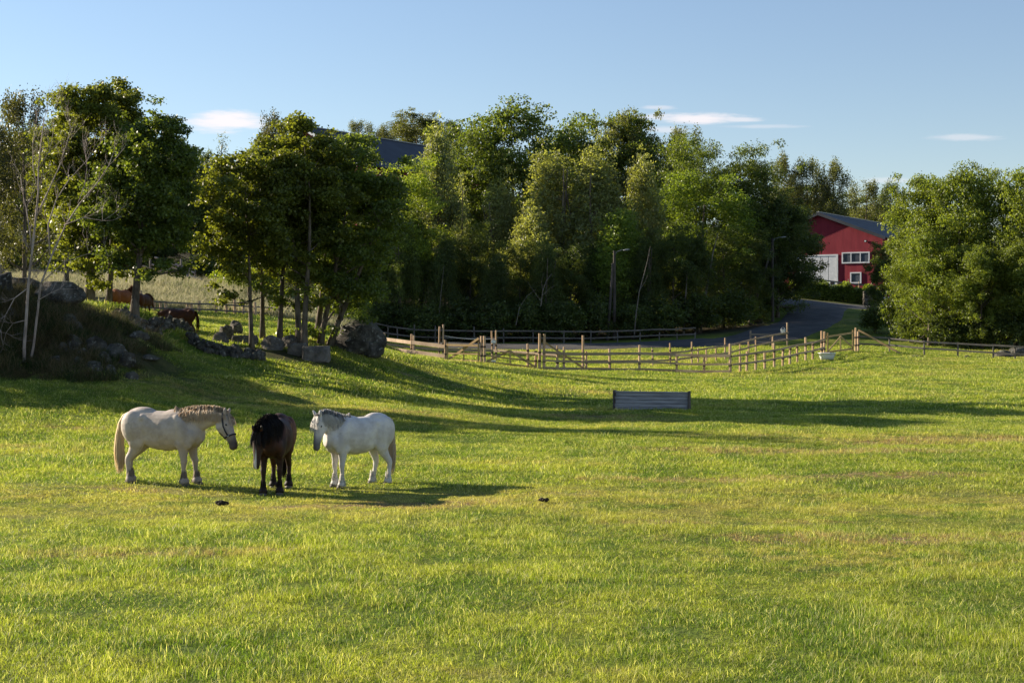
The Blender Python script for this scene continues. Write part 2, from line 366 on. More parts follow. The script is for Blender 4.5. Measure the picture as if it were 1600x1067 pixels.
# ---------------------------------------------------------------- foliage
def leaf_mesh(name, c, nrm, size, tint, mat, aspect=.62, up_bias=None):
    N=len(c); r=np.random.default_rng(N)
    nrm=nrm/np.linalg.norm(nrm,axis=1,keepdims=True)
    q=r.normal(size=(N,3)); 
    if up_bias is not None: q=q*.6+up_bias
    a=q-(q*nrm).sum(1,keepdims=True)*nrm; a/=np.linalg.norm(a,axis=1,keepdims=True)+1e-9
    b=np.cross(nrm,a); s=size[:,None]
    v=np.stack([c-a*s*.5, c+b*s*aspect*.5+nrm*s*.10, c+a*s*.5, c-b*s*aspect*.5+nrm*s*.10],1).reshape(-1,3).astype(np.float32)
    me=bpy.data.meshes.new(name); me.vertices.add(4*N); me.vertices.foreach_set('co',v.ravel())
    me.loops.add(4*N); me.loops.foreach_set('vertex_index',np.arange(4*N,dtype=np.int32))
    me.polygons.add(N); me.polygons.foreach_set('loop_start',np.arange(0,4*N,4,dtype=np.int32)); me.update(calc_edges=True)
    at_=me.attributes.new('tint','FLOAT','POINT'); at_.data.foreach_set('value',np.repeat(tint,4).astype(np.float32))
    me.materials.append(mat); return me

def tree_mesh(name, seed, H, RX, base, style, nleaf, leaf, lean=(0,0), stems=1, trunk_r=None, dens=1.0):
    """returns (trunk mesh, crown mesh); z=0 is the foot. base: height where the crown starts"""
    r=np.random.default_rng(seed); rr=random.Random(seed)
    ch=H-base; cz=base+ch*.5
    lx,ly=lean
    def ctr(z): k=max(0,min(1,z/H)); return Vector((lx*k, ly*k, z))
    clumps=[]   # centre, radii
    if style in ('round','ash'):
        K=int(100*dens) if style=='round' else int(95*dens)
        while len(clumps)<K:
            u=r.uniform(-1,1,3); d=np.linalg.norm(u)
            if d>1 or (d<.45 and r.random()<.7): continue
            t=(u[2]+1)/2
            prof=(1.0 if t<.55 else math.sqrt(max(0,1-((t-.55)/.45)**2))*.85+.15) if style=='round' else (.65+.35*math.sin(math.pi*min(1,t*1.15)))
            prof*= .72+.28*min(1,t/.25)
            z=base+ch*t*.95; wob=1+.18*math.sin(3*math.atan2(u[1],u[0])+seed+t*4)
            hr=math.hypot(u[0],u[1])/(math.sqrt(max(1e-3,1-u[2]**2))+1e-6)
            an=math.atan2(u[1],u[0]); q=ctr(z); rad=RX*hr*prof*wob*rr.uniform(.72,1.02)
            s=RX*rr.uniform(.13,.29)
            if r.random()<.26: rad*=1.22; z+=ch*.04*r.uniform(-1,1.6); s=RX*rr.uniform(.06,.12)
            clumps.append((np.array([q.x+math.cos(an)*rad,q.y+math.sin(an)*rad,z]),np.array([s,s,s*rr.uniform(.55,.85)])))
        for k in range(int(10*dens)):
            an=r.uniform(0,6.283); rad=RX*r.uniform(.25,.9); z=base-ch*r.uniform(.0,.20)*(1.1-rad/RX*.4); s=RX*rr.uniform(.07,.15); q=ctr(max(z,.2))
            clumps.append((np.array([q.x+math.cos(an)*rad,q.y+math.sin(an)*rad,max(z,.4)]),np.array([s*1.3,s*1.3,s*.7])))
    elif style=='upright':
        for k in range(int(58*dens)):
            t=r.random()**.75; an=r.uniform(0,6.283); rad=RX*(1.05-t*.95)**.8*math.sqrt(r.random())
            z=base+ch*t*.9; s=RX*rr.uniform(.13,.24); q=ctr(z)
            clumps.append((np.array([q.x+math.cos(an)*rad,q.y+math.sin(an)*rad,z]),np.array([s,s,s*rr.uniform(1.8,3.2)])))
    elif style=='birch':
        for k in range(int(75*dens)):
            t=r.random()**.8; an=r.uniform(0,6.283); rad=RX*math.sqrt(max(.03,1-(2*t*.93-.86)**2))*math.sqrt(r.uniform(.1,1))
            z=base+ch*t*.95; s=RX*rr.uniform(.12,.22); q=ctr(z)
            clumps.append((np.array([q.x+math.cos(an)*rad,q.y+math.sin(an)*rad,z]),np.array([s,s,s*rr.uniform(1.2,2.2)])))
    elif style=='spruce':
        nt=22
        for i in range(nt):
            t=i/nt; z=base+ch*t; rad=RX*(1-t)**.85
            for k in range(max(3,int(9*(1-t)+2))):
                an=r.uniform(0,6.283); f=r.uniform(.45,.95); s=max(.18,rad*.30)
                clumps.append((np.array([math.cos(an)*rad*f+lx*t,math.sin(an)*rad*f,z-rad*f*.25]),np.array([s,s,s*.55])))
    elif style=='pine':
        for k in range(26):
            t=r.random()**.7; an=r.uniform(0,6.283); rad=RX*(.35+.65*math.sin(math.pi*min(1,.25+t*.75)))*math.sqrt(r.random()); z=base+ch*t*.94; s=RX*rr.uniform(.16,.32)
            clumps.append((np.array([math.cos(an)*rad+lx*t,math.sin(an)*rad,z]),np.array([s,s,s*.5])))
    else:  # bush
        for k in range(int(40*dens)):
            u=r.normal(size=3); u/=np.linalg.norm(u); u*=r.uniform(.4,1)
            s=RX*rr.uniform(.2,.34); clumps.append((np.array([u[0]*RX*.85,u[1]*RX*.85,base+ch*(.5+.44*u[2])]),np.array([s,s,s*.9])))
    C=np.array([c for c,_ in clumps]); Rd=np.array([q for _,q in clumps])
    wgt=Rd.prod(1)**(2/3); wgt/=wgt.sum(); idx=r.choice(len(C),nleaf,p=wgt)
    d=r.normal(size=(nleaf,3)); d/=np.linalg.norm(d,axis=1,keepdims=True)
    # twig sprays: leaves gather into small tufts on each clump's shell
    nt=max(20,nleaf//7); ti=r.choice(len(C),nt,p=wgt); td=r.normal(size=(nt,3)); td[:,2]=np.abs(td[:,2])*np.sign(r.random(nt)-.32); td/=np.linalg.norm(td,axis=1,keepdims=True)
    tp=C[ti]+td*Rd[ti]*r.uniform(.35,1.25,(nt,1))
    pick=r.integers(0,nt,nleaf); spray=leaf*1.5
    if style in('spruce','pine'): spray=leaf*1.9
    off=r.normal(size=(nleaf,3))*spray*.62; off[:,2]*=.55 if style!='birch' else 1.6
    c=tp[pick]+off
    nrm=td[pick]*.35+r.normal(size=(nleaf,3))*.7+np.array([0,0,.45])
    if style in('birch','upright'): nrm[:,2]*=.5
    size=leaf*r.uniform(.65,1.3,nleaf); ct=r.random(len(C)); tint=np.clip(.35*ct[ti[pick]]+.65*r.random(nleaf),0,1)
    asp={'spruce':.3,'pine':.3,'ash':.45,'upright':.45,'birch':.6}.get(style,.8)
    crown=leaf_mesh(name+'_crown',c,nrm,size,tint,MLEAF,asp)
    # wood
    b=MB(); tr=trunk_r or H*.017
    for sN in range(stems):
        a0=rr.uniform(0,6.28); ox,oy=(0,0) if stems==1 else (math.cos(a0+sN*2.9)*tr*2.6,math.sin(a0+sN*2.9)*tr*1.6)
        top=H*(.9 if style in('spruce','pine','birch','upright') else .74); P=[];Q=[]; dx,dy=(0,0) if stems==1 else (ox*3.2,oy*3.2)
        wx,wy=rr.uniform(0,6),rr.uniform(0,6)
        for i in range(10):
            t=i/9; q=ctr(top*t); P.append((q.x+ox+dx*t+.10*H*.12*math.sin(t*4+wx)*t, q.y+oy+dy*t+.10*H*.12*math.sin(t*5+wy)*t, q.z-.25*(i==0)))
            Q.append(tr*((1.5 if i==0 else 1.0)*(1-t*.85)))
        b.tube(P,Q,8)
        order=list(range(len(C))); rr.shuffle(order)
        for j in order[:int((16 if style!='spruce' else 6)/stems)+4]:
            e=Vector(C[j]); zt=max(base*.7, e.z-(Vector((e.x,e.y,0))-Vector((ctr(e.z).x,ctr(e.z).y,0))).length*rr.uniform(.5,1.0))
            k=min(.97,zt/top); i=min(8,int(k*9)); f=k*9-i; s=Vector(P[i]).lerp(Vector(P[i+1]),f); r0=max(.02,tr*(1-k*.85)*.5)
            mid=s.lerp(e,.5)+Vector((0,0,-.06*(e-s).length))+Vector((rr.uniform(-.15,.15),rr.uniform(-.15,.15),0)); b.tube([s,s.lerp(mid,.5),mid,mid.lerp(e,.6),e],[r0,r0*.8,r0*.6,r0*.4,r0*.15],5)
    return b.mesh(name+'_trunk',MBARK,True), crown

TREES=[]
def tree(kind, px, Y, pytop, hw, meshes, col, label, group=None, cat='tree', base_h=None, rz=None, dz=0.0, x=None):
    """place a tree: pytop = picture row of its top, hw = half width in picture columns"""
    tm,cm,H0,R0=meshes
    p=at(px,Y); top=zrow(pytop,Y); Hh=top-p.z; sz=Hh/H0; sx=hw*Y/F/R0
    sx=max(.45*sz,min(sx,2.0*sz))
    r=random.Random(px*13+int(Y)); o=thing(kind,label,cat,p+Vector((0,0,dz)),r.uniform(0,6.28) if rz is None else rz,group)
    o.scale=(sx,sx,sz)
    for nm,me in (('trunk',tm),('crown',cm)):
        c=link(nm,me,o)
        if nm=='crown': j=r.uniform(.88,1.12); c.color=(col[0]*j,col[1]*j,col[2]*j,1)
        else: c.color=(.1,.08,.06,1)
    TREES.append(o); return o
def lib(name,seed,H,Rx,base,style,n,leaf,**k):
    a,b=tree_mesh(name,seed,H,Rx,base,style,n,leaf,**k); return (a,b,H,Rx)
Lround=[lib('maple_a',1,13,5,2.2,'round',46000,.17),lib('maple_b',2,13,5,2.5,'round',46000,.17),lib('maple_c',33,13,5,2.0,'round',46000,.17)]
Lash=[lib('ash_a',3,12,3.6,1.8,'ash',30000,.175),lib('ash_b',4,12,3.6,1.4,'ash',30000,.175)]
Lup=[lib('willow_a',5,10,3.2,.8,'upright',22000,.175,stems=2),lib('willow_b',6,10,3.2,.6,'upright',22000,.175,stems=2),lib('willow_c',36,10,3.0,.8,'upright',22000,.175)]
Lbir=[lib('birch_a',7,14,3.6,2.5,'birch',17000,.19),lib('birch_b',8,14,3.6,3,'birch',17000,.19)]
Lspr=[lib('spruce_a',9,12,2.2,.6,'spruce',12000,.28)]
Lpin=[lib('pine_a',10,12,2.8,5,'pine',9000,.30)]
Lbush=[lib('bush_a',12,3,2.2,.1,'bush',5500,.17,stems=3,trunk_r=.04),lib('bush_b',13,3,2.2,.1,'bush',5500,.17,stems=3,trunk_r=.04)]
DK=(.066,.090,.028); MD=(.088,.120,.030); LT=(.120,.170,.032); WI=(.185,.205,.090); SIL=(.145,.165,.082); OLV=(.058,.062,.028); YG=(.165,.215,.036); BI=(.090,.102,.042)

# near trees on the mound, each with its own crown (trunk foot, distance, top row, half width, crown shift)
def own(seed,px,Y,pytop,hw,basepy,leanpx,label,kind='maple_tree',n=30000,leaf=.19,tr=.16,col=MD,stems=1,dens=1.0,group='maples on the stony mound',style='round'):
    Y0=Y; Y=my(px,Y); tr*=Y/Y0; leaf*=Y/Y0*.95; n=int(n*1.0); leaf*=.74; p=at(px,Y); H=zrow(pytop,Y)-p.z; Rx=hw*Y/F; base=zrow(basepy,Y)-p.z
    tm,cm=tree_mesh(kind,seed,H,Rx,max(base,.6),style,n,leaf,lean=(leanpx*Y/F,0),stems=stems,trunk_r=tr,dens=dens)
    o=thing(kind,label,'tree',p,0,group); link('trunk',tm,o).color=(.1,.1,.1,1); c=link('crown',cm,o); c.color=(*col,1); TREES.append(o); return o
OC=(.112,.132,.030)
own(101,140,62,118,72,400,-5,'tall maple nearest the bare tree, thick upright dark trunk beside the boulder',n=38000,tr=.22,col=OC)
own(102,169,63.5,112,66,385,18,'slim maple standing between the thick upright trunk and the leaning trunk',n=28000,tr=.15,col=OC)
own(111,104,68,122,56,372,6,'maple set back behind the thick upright trunk, nearest the drooping birch',n=26000,tr=.15,col=OC)
own(103,209,60,146,84,395,32,'maple whose trunk leans right just behind the chestnut horse',n=42000,tr=.19,col=MD)
own(104,394,61,226,80,440,-16,'low spreading maple on the single thin trunk at the left end of the stone blocks',n=26000,tr=.11,col=OC)
own(105,410,65,205,50,420,5,'slender maple with pale trunk just right of the thinnest trunk',n=22000,tr=.12,col=OC)
own(106,437,63,180,58,410,12,'maple with crooked trunk rising in the gap left of the twin trunks',n=30000,tr=.13,col=OC)
own(107,474,62,178,68,440,10,'maple with paired upright trunks behind the square stone block',n=36000,tr=.15,stems=2,col=OC)
own(108,494,66,192,74,445,42,'dark maple with straight trunk behind the twin trunks',n=34000,tr=.15,col=MD)
own(109,503,64,222,92,497,84,'leaning maple whose crown hangs over the round boulder',n=40000,tr=.14,stems=2,col=MD)

T=tree
G1='trees of the wood behind the paddock'; G2='dark undergrowth along the wood edge'; G3='distant trees on the skyline'; G4='broad trees right of the barn'; G5='trees shading the left bank'
# far left
T('birch_tree',38,84,140,62,Lbir[0],OLV,'drooping olive birch behind the bare tree at the far left',G5)
T('birch_tree',-40,80,170,70,Lbir[1],OLV,'drooping birch cut off by the left edge',G5)
T('maple_tree',70,124,190,103,Lround[0],DK,'dark broad tree filling the gap behind the drooping birch',G5)
T('maple_tree',-10,126,215,96,Lround[1],DK,'dark low tree behind the grey pole at the left edge',G5)
T('maple_tree',255,122,215,91,Lround[2],DK,'dark tree behind the leaning maple, left of the pale pole pile',G5)
T('maple_tree',155,122,240,96,Lround[0],DK,'dark tree seen between the thick maple trunks',G5)
T('spruce_tree',347,118,203,32,Lspr[0],BI,'narrow spruce in the notch left of the middle maples',G5)
T('birch_tree',312,126,232,40,Lbir[0],DK,'dark birch left of the narrow spruce in the notch',G5)
T('birch_tree',424,130,186,42,Lbir[1],OLV,'olive birch peeping over the middle maples near the white bargeboard',G3)
T('birch_tree',385,128,262,50,Lbir[0],MD,'mid green birch behind the low spreading maple',G5)
T('willow_tree',420,100,372,42,Lup[0],YG,'bright bush willow seen between the middle trunks',G2)
T('willow_tree',360,101,415,36,Lup[1],YG,'small yellow green willow behind the far rail fence',G2)
T('willow_tree',535,98,402,44,Lup[2],LT,'small willow behind the round boulder',G2)
for px,Y,t,hw,l,c,lab in [(20,118,300,52,Lash[0],DK,'dark leafy tree low behind the bare tree'),(100,119,310,52,Lash[1],DK,'dark leafy tree low behind the outcrop'),(185,120,318,50,Lash[0],DK,'dark leafy tree low behind the three left maples'),
  (245,120,330,46,Lash[1],DK,'dark leafy tree above the pale pole pile'),(300,119,285,50,Lround[1],DK,'dark round tree in the gap between the two maple groups'),(345,121,300,46,Lash[0],DK,'dark tree behind the low spreading maple'),(400,121,300,50,Lround[0],DK,'dark round tree behind the middle maples'),(470,122,290,54,Lround[2],DK,'dark tree behind the twin trunks'),(545,112,300,54,Lash[1],DK,'dark ash behind the leaning maple crown')]:
    T('ash_tree' if l in Lash else 'maple_tree',px,Y,t,hw,l,c,lab,G5)
for px,Y,hw,t,c,lab in [(10,113,44,392,DK,'dark bush at the top of the pale meadow, far left'),(75,112,44,398,DK,'dark bush at the top of the pale meadow behind the outcrop'),(140,112,44,396,MD,'bush at the top of the pale meadow behind the first maple'),(318,111,44,398,DK,'dark bush right of the pale pole pile'),(372,108,44,412,YG,'yellow green bush at the edge of the pale meadow')]:
    T('bush',px,Y,t,hw,Lbush[px%2],c,lab,G5,'bush')
# wood centre
T('ash_tree',622,112,232,78,Lash[0],YG,'bright yellow green ash below the dark barn roof',G1)
T('willow_tree',684,120,206,73,Lup[2],SIL,'tall silvery willow in front of the roof end',G1)
T('spruce_tree',722,113,262,26,Lspr[0],WI,'slim pale spruce between the silvery willow and the big round maple',G1)
T('willow_tree',632,109,352,39,Lup[0],MD,'small willow below the bright ash',G1)
T('maple_tree',802,138,150,113,Lround[0],MD,'tallest round maple left of centre on the skyline',G1)
T('maple_tree',760,136,200,82,Lround[2],MD,'left shoulder maple beside the tallest round maple',G1)
T('maple_tree',940,142,160,91,Lround[1],MD,'second tall round maple on the skyline',G1)
T('maple_tree',990,140,168,69,Lround[2],BI,'round topped maple below the thin pink cloud',G1)
T('maple_tree',880,146,205,75,Lround[1],BI,'maple in the dip between the two tall round ones',G1)
T('willow_tree',784,118,296,66,Lup[1],WI,'small pointed willow below the tallest maple',G1)
T('willow_tree',868,118,240,89,Lup[0],WI,'pale silvery willow with pointed top in the middle of the wood',G1)
T('willow_tree',928,117,248,92,Lup[1],WI,'pale willow right of the highest pale point',G1)
T('willow_tree',1004,118,250,66,Lup[2],WI,'slender pale willow with a single spire top',G1)
T('willow_tree',830,114,330,75,Lup[2],WI,'low pale willow in front of the highest pale willow',G1)
T('willow_tree',965,113,330,71,Lup[0],LT,'yellowish willow above the first street lamp',G1)
T('ash_tree',1085,126,196,75,Lash[1],MD,'ragged topped ash right of the spire willow',G1)
T('ash_tree',1100,121,250,93,Lash[0],LT,'bright leafy ash at the centre right of the wood',G1)
T('ash_tree',1150,128,208,72,Lash[0],MD,'tall ash behind the bright leafy one',G1)
T('ash_tree',1196,130,238,65,Lash[1],DK,'darker ash left of the far birches',G1)
T('maple_tree',1208,141,312,84,Lround[1],DK,'low maple hanging over the left end of the red barn',G1)
T('maple_tree',1215,128,300,63,Lround[2],DK,'dark maple above the second street lamp',G1)
T('maple_tree',1045,150,205,62,Lround[0],DK,'dark tree top just left of the ragged ash',G1)
# wood edge, dark
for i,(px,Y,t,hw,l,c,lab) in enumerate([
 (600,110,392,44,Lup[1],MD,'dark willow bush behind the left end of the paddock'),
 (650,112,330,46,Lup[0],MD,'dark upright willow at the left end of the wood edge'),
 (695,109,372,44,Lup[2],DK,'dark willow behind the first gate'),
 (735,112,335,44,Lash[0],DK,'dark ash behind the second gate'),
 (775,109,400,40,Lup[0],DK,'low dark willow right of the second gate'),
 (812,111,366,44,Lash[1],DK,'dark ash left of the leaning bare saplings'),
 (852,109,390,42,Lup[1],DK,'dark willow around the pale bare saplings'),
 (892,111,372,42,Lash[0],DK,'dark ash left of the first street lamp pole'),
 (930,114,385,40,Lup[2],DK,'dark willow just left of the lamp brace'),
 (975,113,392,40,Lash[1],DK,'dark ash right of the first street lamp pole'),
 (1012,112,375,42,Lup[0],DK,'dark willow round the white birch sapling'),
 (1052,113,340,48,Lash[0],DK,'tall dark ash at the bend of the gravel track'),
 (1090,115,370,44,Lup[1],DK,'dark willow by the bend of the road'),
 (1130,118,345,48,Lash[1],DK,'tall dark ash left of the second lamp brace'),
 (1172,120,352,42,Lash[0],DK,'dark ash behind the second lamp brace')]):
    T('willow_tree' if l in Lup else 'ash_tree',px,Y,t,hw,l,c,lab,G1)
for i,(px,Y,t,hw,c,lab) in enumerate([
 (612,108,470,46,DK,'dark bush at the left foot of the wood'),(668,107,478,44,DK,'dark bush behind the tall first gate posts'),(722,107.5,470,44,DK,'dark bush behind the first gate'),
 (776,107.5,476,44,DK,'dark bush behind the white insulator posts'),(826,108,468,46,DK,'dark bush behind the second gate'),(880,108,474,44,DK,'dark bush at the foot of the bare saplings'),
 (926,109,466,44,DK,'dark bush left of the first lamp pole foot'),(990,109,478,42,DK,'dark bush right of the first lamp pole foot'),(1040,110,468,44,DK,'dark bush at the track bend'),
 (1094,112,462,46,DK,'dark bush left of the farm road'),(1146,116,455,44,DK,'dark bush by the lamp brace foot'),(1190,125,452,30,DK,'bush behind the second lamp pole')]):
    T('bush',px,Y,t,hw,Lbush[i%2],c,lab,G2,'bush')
# skyline
T('birch_tree',562,190,188,32,Lbir[0],BI,'distant birch above the left end of the barn roof',G3)
T('birch_tree',600,192,200,26,Lbir[1],BI,'small distant tree above the middle of the barn roof',G3)
T('maple_tree',652,200,170,57,Lround[2],BI,'distant round tree above the right end of the barn roof',G3)
T('maple_tree',628,205,184,44,Lround[0],BI,'distant lower crown left of the round skyline tree',G3)
T('pine_tree',708,195,188,20,Lpin[0],DK,'lone pine left of the tallest maple',G3)
T('birch_tree',1070,175,196,40,Lbir[0],BI,'distant tree top under the pink cloud',G3)
T('birch_tree',1225,225,248,36,Lbir[1],BI,'birch at the left end of the row behind the red barn',G3)
T('birch_tree',1262,225,246,38,Lbir[0],BI,'tallest birch behind the red barn ridge',G3)
T('birch_tree',1303,222,258,36,Lbir[1],BI,'birch above the middle of the red barn roof',G3)
T('birch_tree',1352,228,280,36,Lbir[0],BI,'low birch above the right part of the barn roof',G3)
T('birch_tree',1392,232,290,34,Lbir[1],DK,'dark birch between barn roof and the broad right trees',G3)
T('maple_tree',1330,245,300,96,Lround[1],DK,'dark tree closing the gap behind the birches of the barn',G3)
T('maple_tree',1240,245,285,82,Lround[2],DK,'dark tree behind the left barn birches',G3)
T('maple_tree',1400,250,318,82,Lround[0],DK,'dark distant tree behind the barn right corner',G3)
# right
RC=(.115,.148,.032)
T('maple_tree',1446,104,264,72,Lround[2],RC,'sunlit broad tree nearest the red barn',G4)
T('maple_tree',1500,101,250,80,Lround[0],RC,'highest sunlit tree of the right group',G4)
T('maple_tree',1588,99,260,74,Lround[2],RC,'sunlit tree at the right edge of the picture',G4)
T('ash_tree',1540,106,252,65,Lash[0],RC,'tree filling the gap between the highest tree and the edge tree',G4)
T('maple_tree',1668,98,240,91,Lround[1],RC,'tree just beyond the right edge of the picture',G4)
T('maple_tree',1452,99,352,62,Lround[0],RC,'low leafy tree at the foot of the barn side tree',G4)
T('maple_tree',1534,97,372,58,Lround[1],RC,'low leafy tree under the highest right tree',G4)
T('maple_tree',1604,96,360,58,Lround[2],RC,'low leafy tree under the right edge tree',G4)
T('maple_tree',1386,117,372,34,Lround[1],DK,'dark small tree in front of the barn right corner',G4)
for px,Y,t,hw,c,lab in [(1368,108,478,30,DK,'dark bush right of the road beside the stone pillar'),(1404,103,452,34,MD,'bush at the left foot of the right trees'),(1425,101,486,34,DK,'low dark bush behind the right rail fence'),
  (1475,98,490,38,DK,'dark bush under the low leafy tree'),(1520,97,494,36,DK,'dark bush behind the middle of the right fence'),(1565,96,492,36,DK,'dark bush near the right end of the fence'),(1606,95,490,30,DK,'dark bush at the very right edge')]:
    T('bush',px,Y,t,hw,Lbush[px%2],c,lab,G4,'bush')
# outside the frame, left: they throw the long shadows over the bank and meadow
def off(x,y,H,Rx,l,lab):
    o=thing('maple_tree',lab,'tree',(x,y,float(gz(x,y))),x,G5); o.scale=(Rx/l[3],Rx/l[3],H/l[2])
    for nm,me in (('trunk',l[0]),('crown',l[1])):
        c=link(nm,me,o); c.color=(*MD,1)
OFFTREES=[(-25.2,50.2,9.6,1.25,1),(-23.5,47.5,5.4,2.2,2),(-19.6,43.8,3.2,1.7,0),(-21.5,47.0,3.8,1.9,2),(-18.4,41.8,2.2,1.4,1)]
for i,(x,y,H,rx,k) in enumerate(OFFTREES): off(x,y,H,rx,Lround[k],'tree left of the view that shades the bank')

# ---------------------------------------------------------------- grass
def blade_mesh(name, N, rad, hgt, wid, seed, straw_p=.02, square=False, mat=None):
    r=np.random.default_rng(seed)
    if square: c=r.uniform(-rad,rad,(N,2))
    else:
        q=np.sqrt(r.random(N))*rad; a=r.uniform(0,6.283,N); c=np.c_[q*np.cos(a),q*np.sin(a)]
    cl=r.uniform(-rad,rad,(max(4,N//28),2)); k=r.integers(0,len(cl),N); c=c*.55+(cl[k]+r.normal(size=(N,2))*rad*.07)*.45 if not square else np.where(r.random((N,1))<.45,cl[k]+r.normal(size=(N,2))*rad*.05,c)
    clh=r.uniform(.5,1.5,len(cl))**1.4
    h=hgt*r.uniform(.45,1.25,N)*clh[k]; wd=wid*r.uniform(.6,1.4,N)
    straw=(r.random(N)<straw_p).astype(float); h*=1+straw*.5
    an=r.uniform(0,6.283,N); d=np.c_[np.cos(an),np.sin(an)]; la=r.uniform(0,6.283,N); L=np.c_[np.cos(la),np.sin(la)]*(h*r.uniform(.1,1.5,N))[:,None]
    z0=-np.full(N,.02); b0=c-d*wd[:,None]*.5; b1=c+d*wd[:,None]*.5; m=c+L*.35; m0=m-d*wd[:,None]*.42; m1=m+d*wd[:,None]*.42; tp=c+L
    v=np.stack([np.c_[b0,z0],np.c_[b1,z0],np.c_[m1,h*.55],np.c_[m0,h*.55],np.c_[tp,h]],1).reshape(-1,3).astype(np.float32)
    base=np.arange(N)*5; q=np.stack([base,base+1,base+2,base+3],1); t=np.stack([base+3,base+2,base+4],1)
    li=np.concatenate([q,t],1).ravel().astype(np.int32); ls=np.stack([np.arange(N)*7,np.arange(N)*7+4],1).ravel().astype(np.int32)
    me=bpy.data.meshes.new(name); me.vertices.add(5*N); me.vertices.foreach_set('co',v.ravel()); me.loops.add(len(li)); me.loops.foreach_set('vertex_index',li)
    me.polygons.add(2*N); me.polygons.foreach_set('loop_start',ls); me.update(calc_edges=True)
    for nm,val in (('tint',np.clip(r.random(N)*.7+.3*(clh[k]-.6)/.85,0,1)),('straw',straw*.8)):
        a=me.attributes.new(nm,'FLOAT','POINT'); a.data.foreach_set('value',np.repeat(val,5).astype(np.float32))
    me.materials.append(mat or MGRASS); return me
def grass_field(name, meshes, pos, scl, rot, label):
    colx=bpy.data.collections.new(name+'_tufts')
    for i,m_ in enumerate(meshes): colx.objects.link(bpy.data.objects.new('tuft_%02d'%i,m_))
    me=bpy.data.meshes.new(name); me.vertices.add(len(pos)); me.vertices.foreach_set('co',pos.astype(np.float32).ravel())
    a=me.attributes.new('scl','FLOAT_VECTOR','POINT'); a.data.foreach_set('vector',scl.astype(np.float32).ravel())
    a=me.attributes.new('rot','FLOAT_VECTOR','POINT'); a.data.foreach_set('vector',rot.astype(np.float32).ravel())
    a=me.attributes.new('pick','INT','POINT'); a.data.foreach_set('value',rng.integers(0,len(meshes),len(pos)).astype(np.int32))
    me.update(); o=link(name,me)
    ng=bpy.data.node_groups.new(name,'GeometryNodeTree'); ng.interface.new_socket('Geometry',in_out='INPUT',socket_type='NodeSocketGeometry'); ng.interface.new_socket('Geometry',in_out='OUTPUT',socket_type='NodeSocketGeometry')
    N=ng.nodes.new; L=ng.links.new; gi=N('NodeGroupInput'); go=N('NodeGroupOutput'); ip=N('GeometryNodeInstanceOnPoints'); ci=N('GeometryNodeCollectionInfo')
    mp=N('GeometryNodeMeshToPoints'); L(gi.outputs[0],mp.inputs['Mesh']); 
    ci.inputs['Collection'].default_value=colx; ci.inputs['Separate Children'].default_value=True; ci.inputs['Reset Children'].default_value=True
    L(mp.outputs[0],ip.inputs['Points']); L(ci.outputs[0],ip.inputs['Instance']); ip.inputs['Pick Instance'].default_value=True
    def att(nm,ty):
        a=N('GeometryNodeInputNamedAttribute'); a.data_type=ty; a.inputs[0].default_value=nm; return a.outputs[0]
    L(att('pick','INT'),ip.inputs['Instance Index']); L(att('rot','FLOAT_VECTOR'),ip.inputs['Rotation']); L(att('scl','FLOAT_VECTOR'),ip.inputs['Scale'])
    L(ip.outputs[0],go.inputs[0]); md=o.modifiers.new('tufts','NODES'); md.node_group=ng
    return tag(o,label,'grass',kind='stuff')
def scatter(y0,y1,step,margin,keep):
    ys=np.arange(y0,y1,step); P=[]
    for y in ys:
        xs=np.arange(-(y*.362+margin),(y*.362+margin),step); P.append(np.c_[xs,np.full(len(xs),y)])
    P=np.concatenate(P)+rng.uniform(-.5,.5,(sum(len(p) for p in P),2))*step
    k=keep(P[:,0],P[:,1])>rng.random(len(P)); P=P[k]; x,y=P.T; z=gz(x,y)
    e=.4; nx=-(gz(x+e,y)-gz(x-e,y))/(2*e); ny=-(gz(x,y+e)-gz(x,y-e))/(2*e)
    yaw=rng.uniform(-math.pi,math.pi,len(x)); rot=np.empty((len(x),3))
    for i in range(len(x)):
        q=Vector((nx[i],ny[i],1)).to_track_quat('Z','Y').to_matrix()@Matrix.Rotation(yaw[i],3,'Z'); rot[i]=q.to_euler()
    return np.c_[x,y,z],rot
def inroad(x,y):
    u=px_of(x,y)
    tr=(y>97.6)&(y<105.5)&(u>540)&(u<1240)
    L=np.interp(y,[99,104,109,114,122,132,146,157],[1130,1120,1125,1172,1206,1226,1210,1200]); Rr=np.interp(y,[99,104,113,122,133,146,157],[1215,1264,1300,1320,1324,1332,1402])
    return tr|((y>99)&(y<157)&(u>L)&(u<Rr))
def keep(x,y): return np.clip(1.0-1.0*np.clip(soil_of(x,y)*1.3-.2,0,.95),0,1)*(~inroad(x,y))
def hscale(x,y):
    f=np.sin(x*1.3+np.sin(y*.9)*1.4)*np.cos(y*1.1+np.sin(x*.7)*1.7)
    worn=np.exp(-(((y-23.6)/3.2)**2)-(((x+3)/9)**2))*.55
    return np.clip(.80+.36*f+.15*np.sin(x*.31+2)*np.cos(y*.27)-worn+.25*smooth01((16-y)/4)+rng.normal(size=len(x))*.12,.28,1.7)
near_m=[blade_mesh('grass_tuft',820,.5,.038,.0048,200+i,.13) for i in range(5)]
mid_m=[blade_mesh('grass_tuft',800,.72,.044,.008,210+i,.11) for i in range(4)]
far_m=[blade_mesh('grass_tuft',520,1.1,.060,.017,220+i,.09) for i in range(4)]
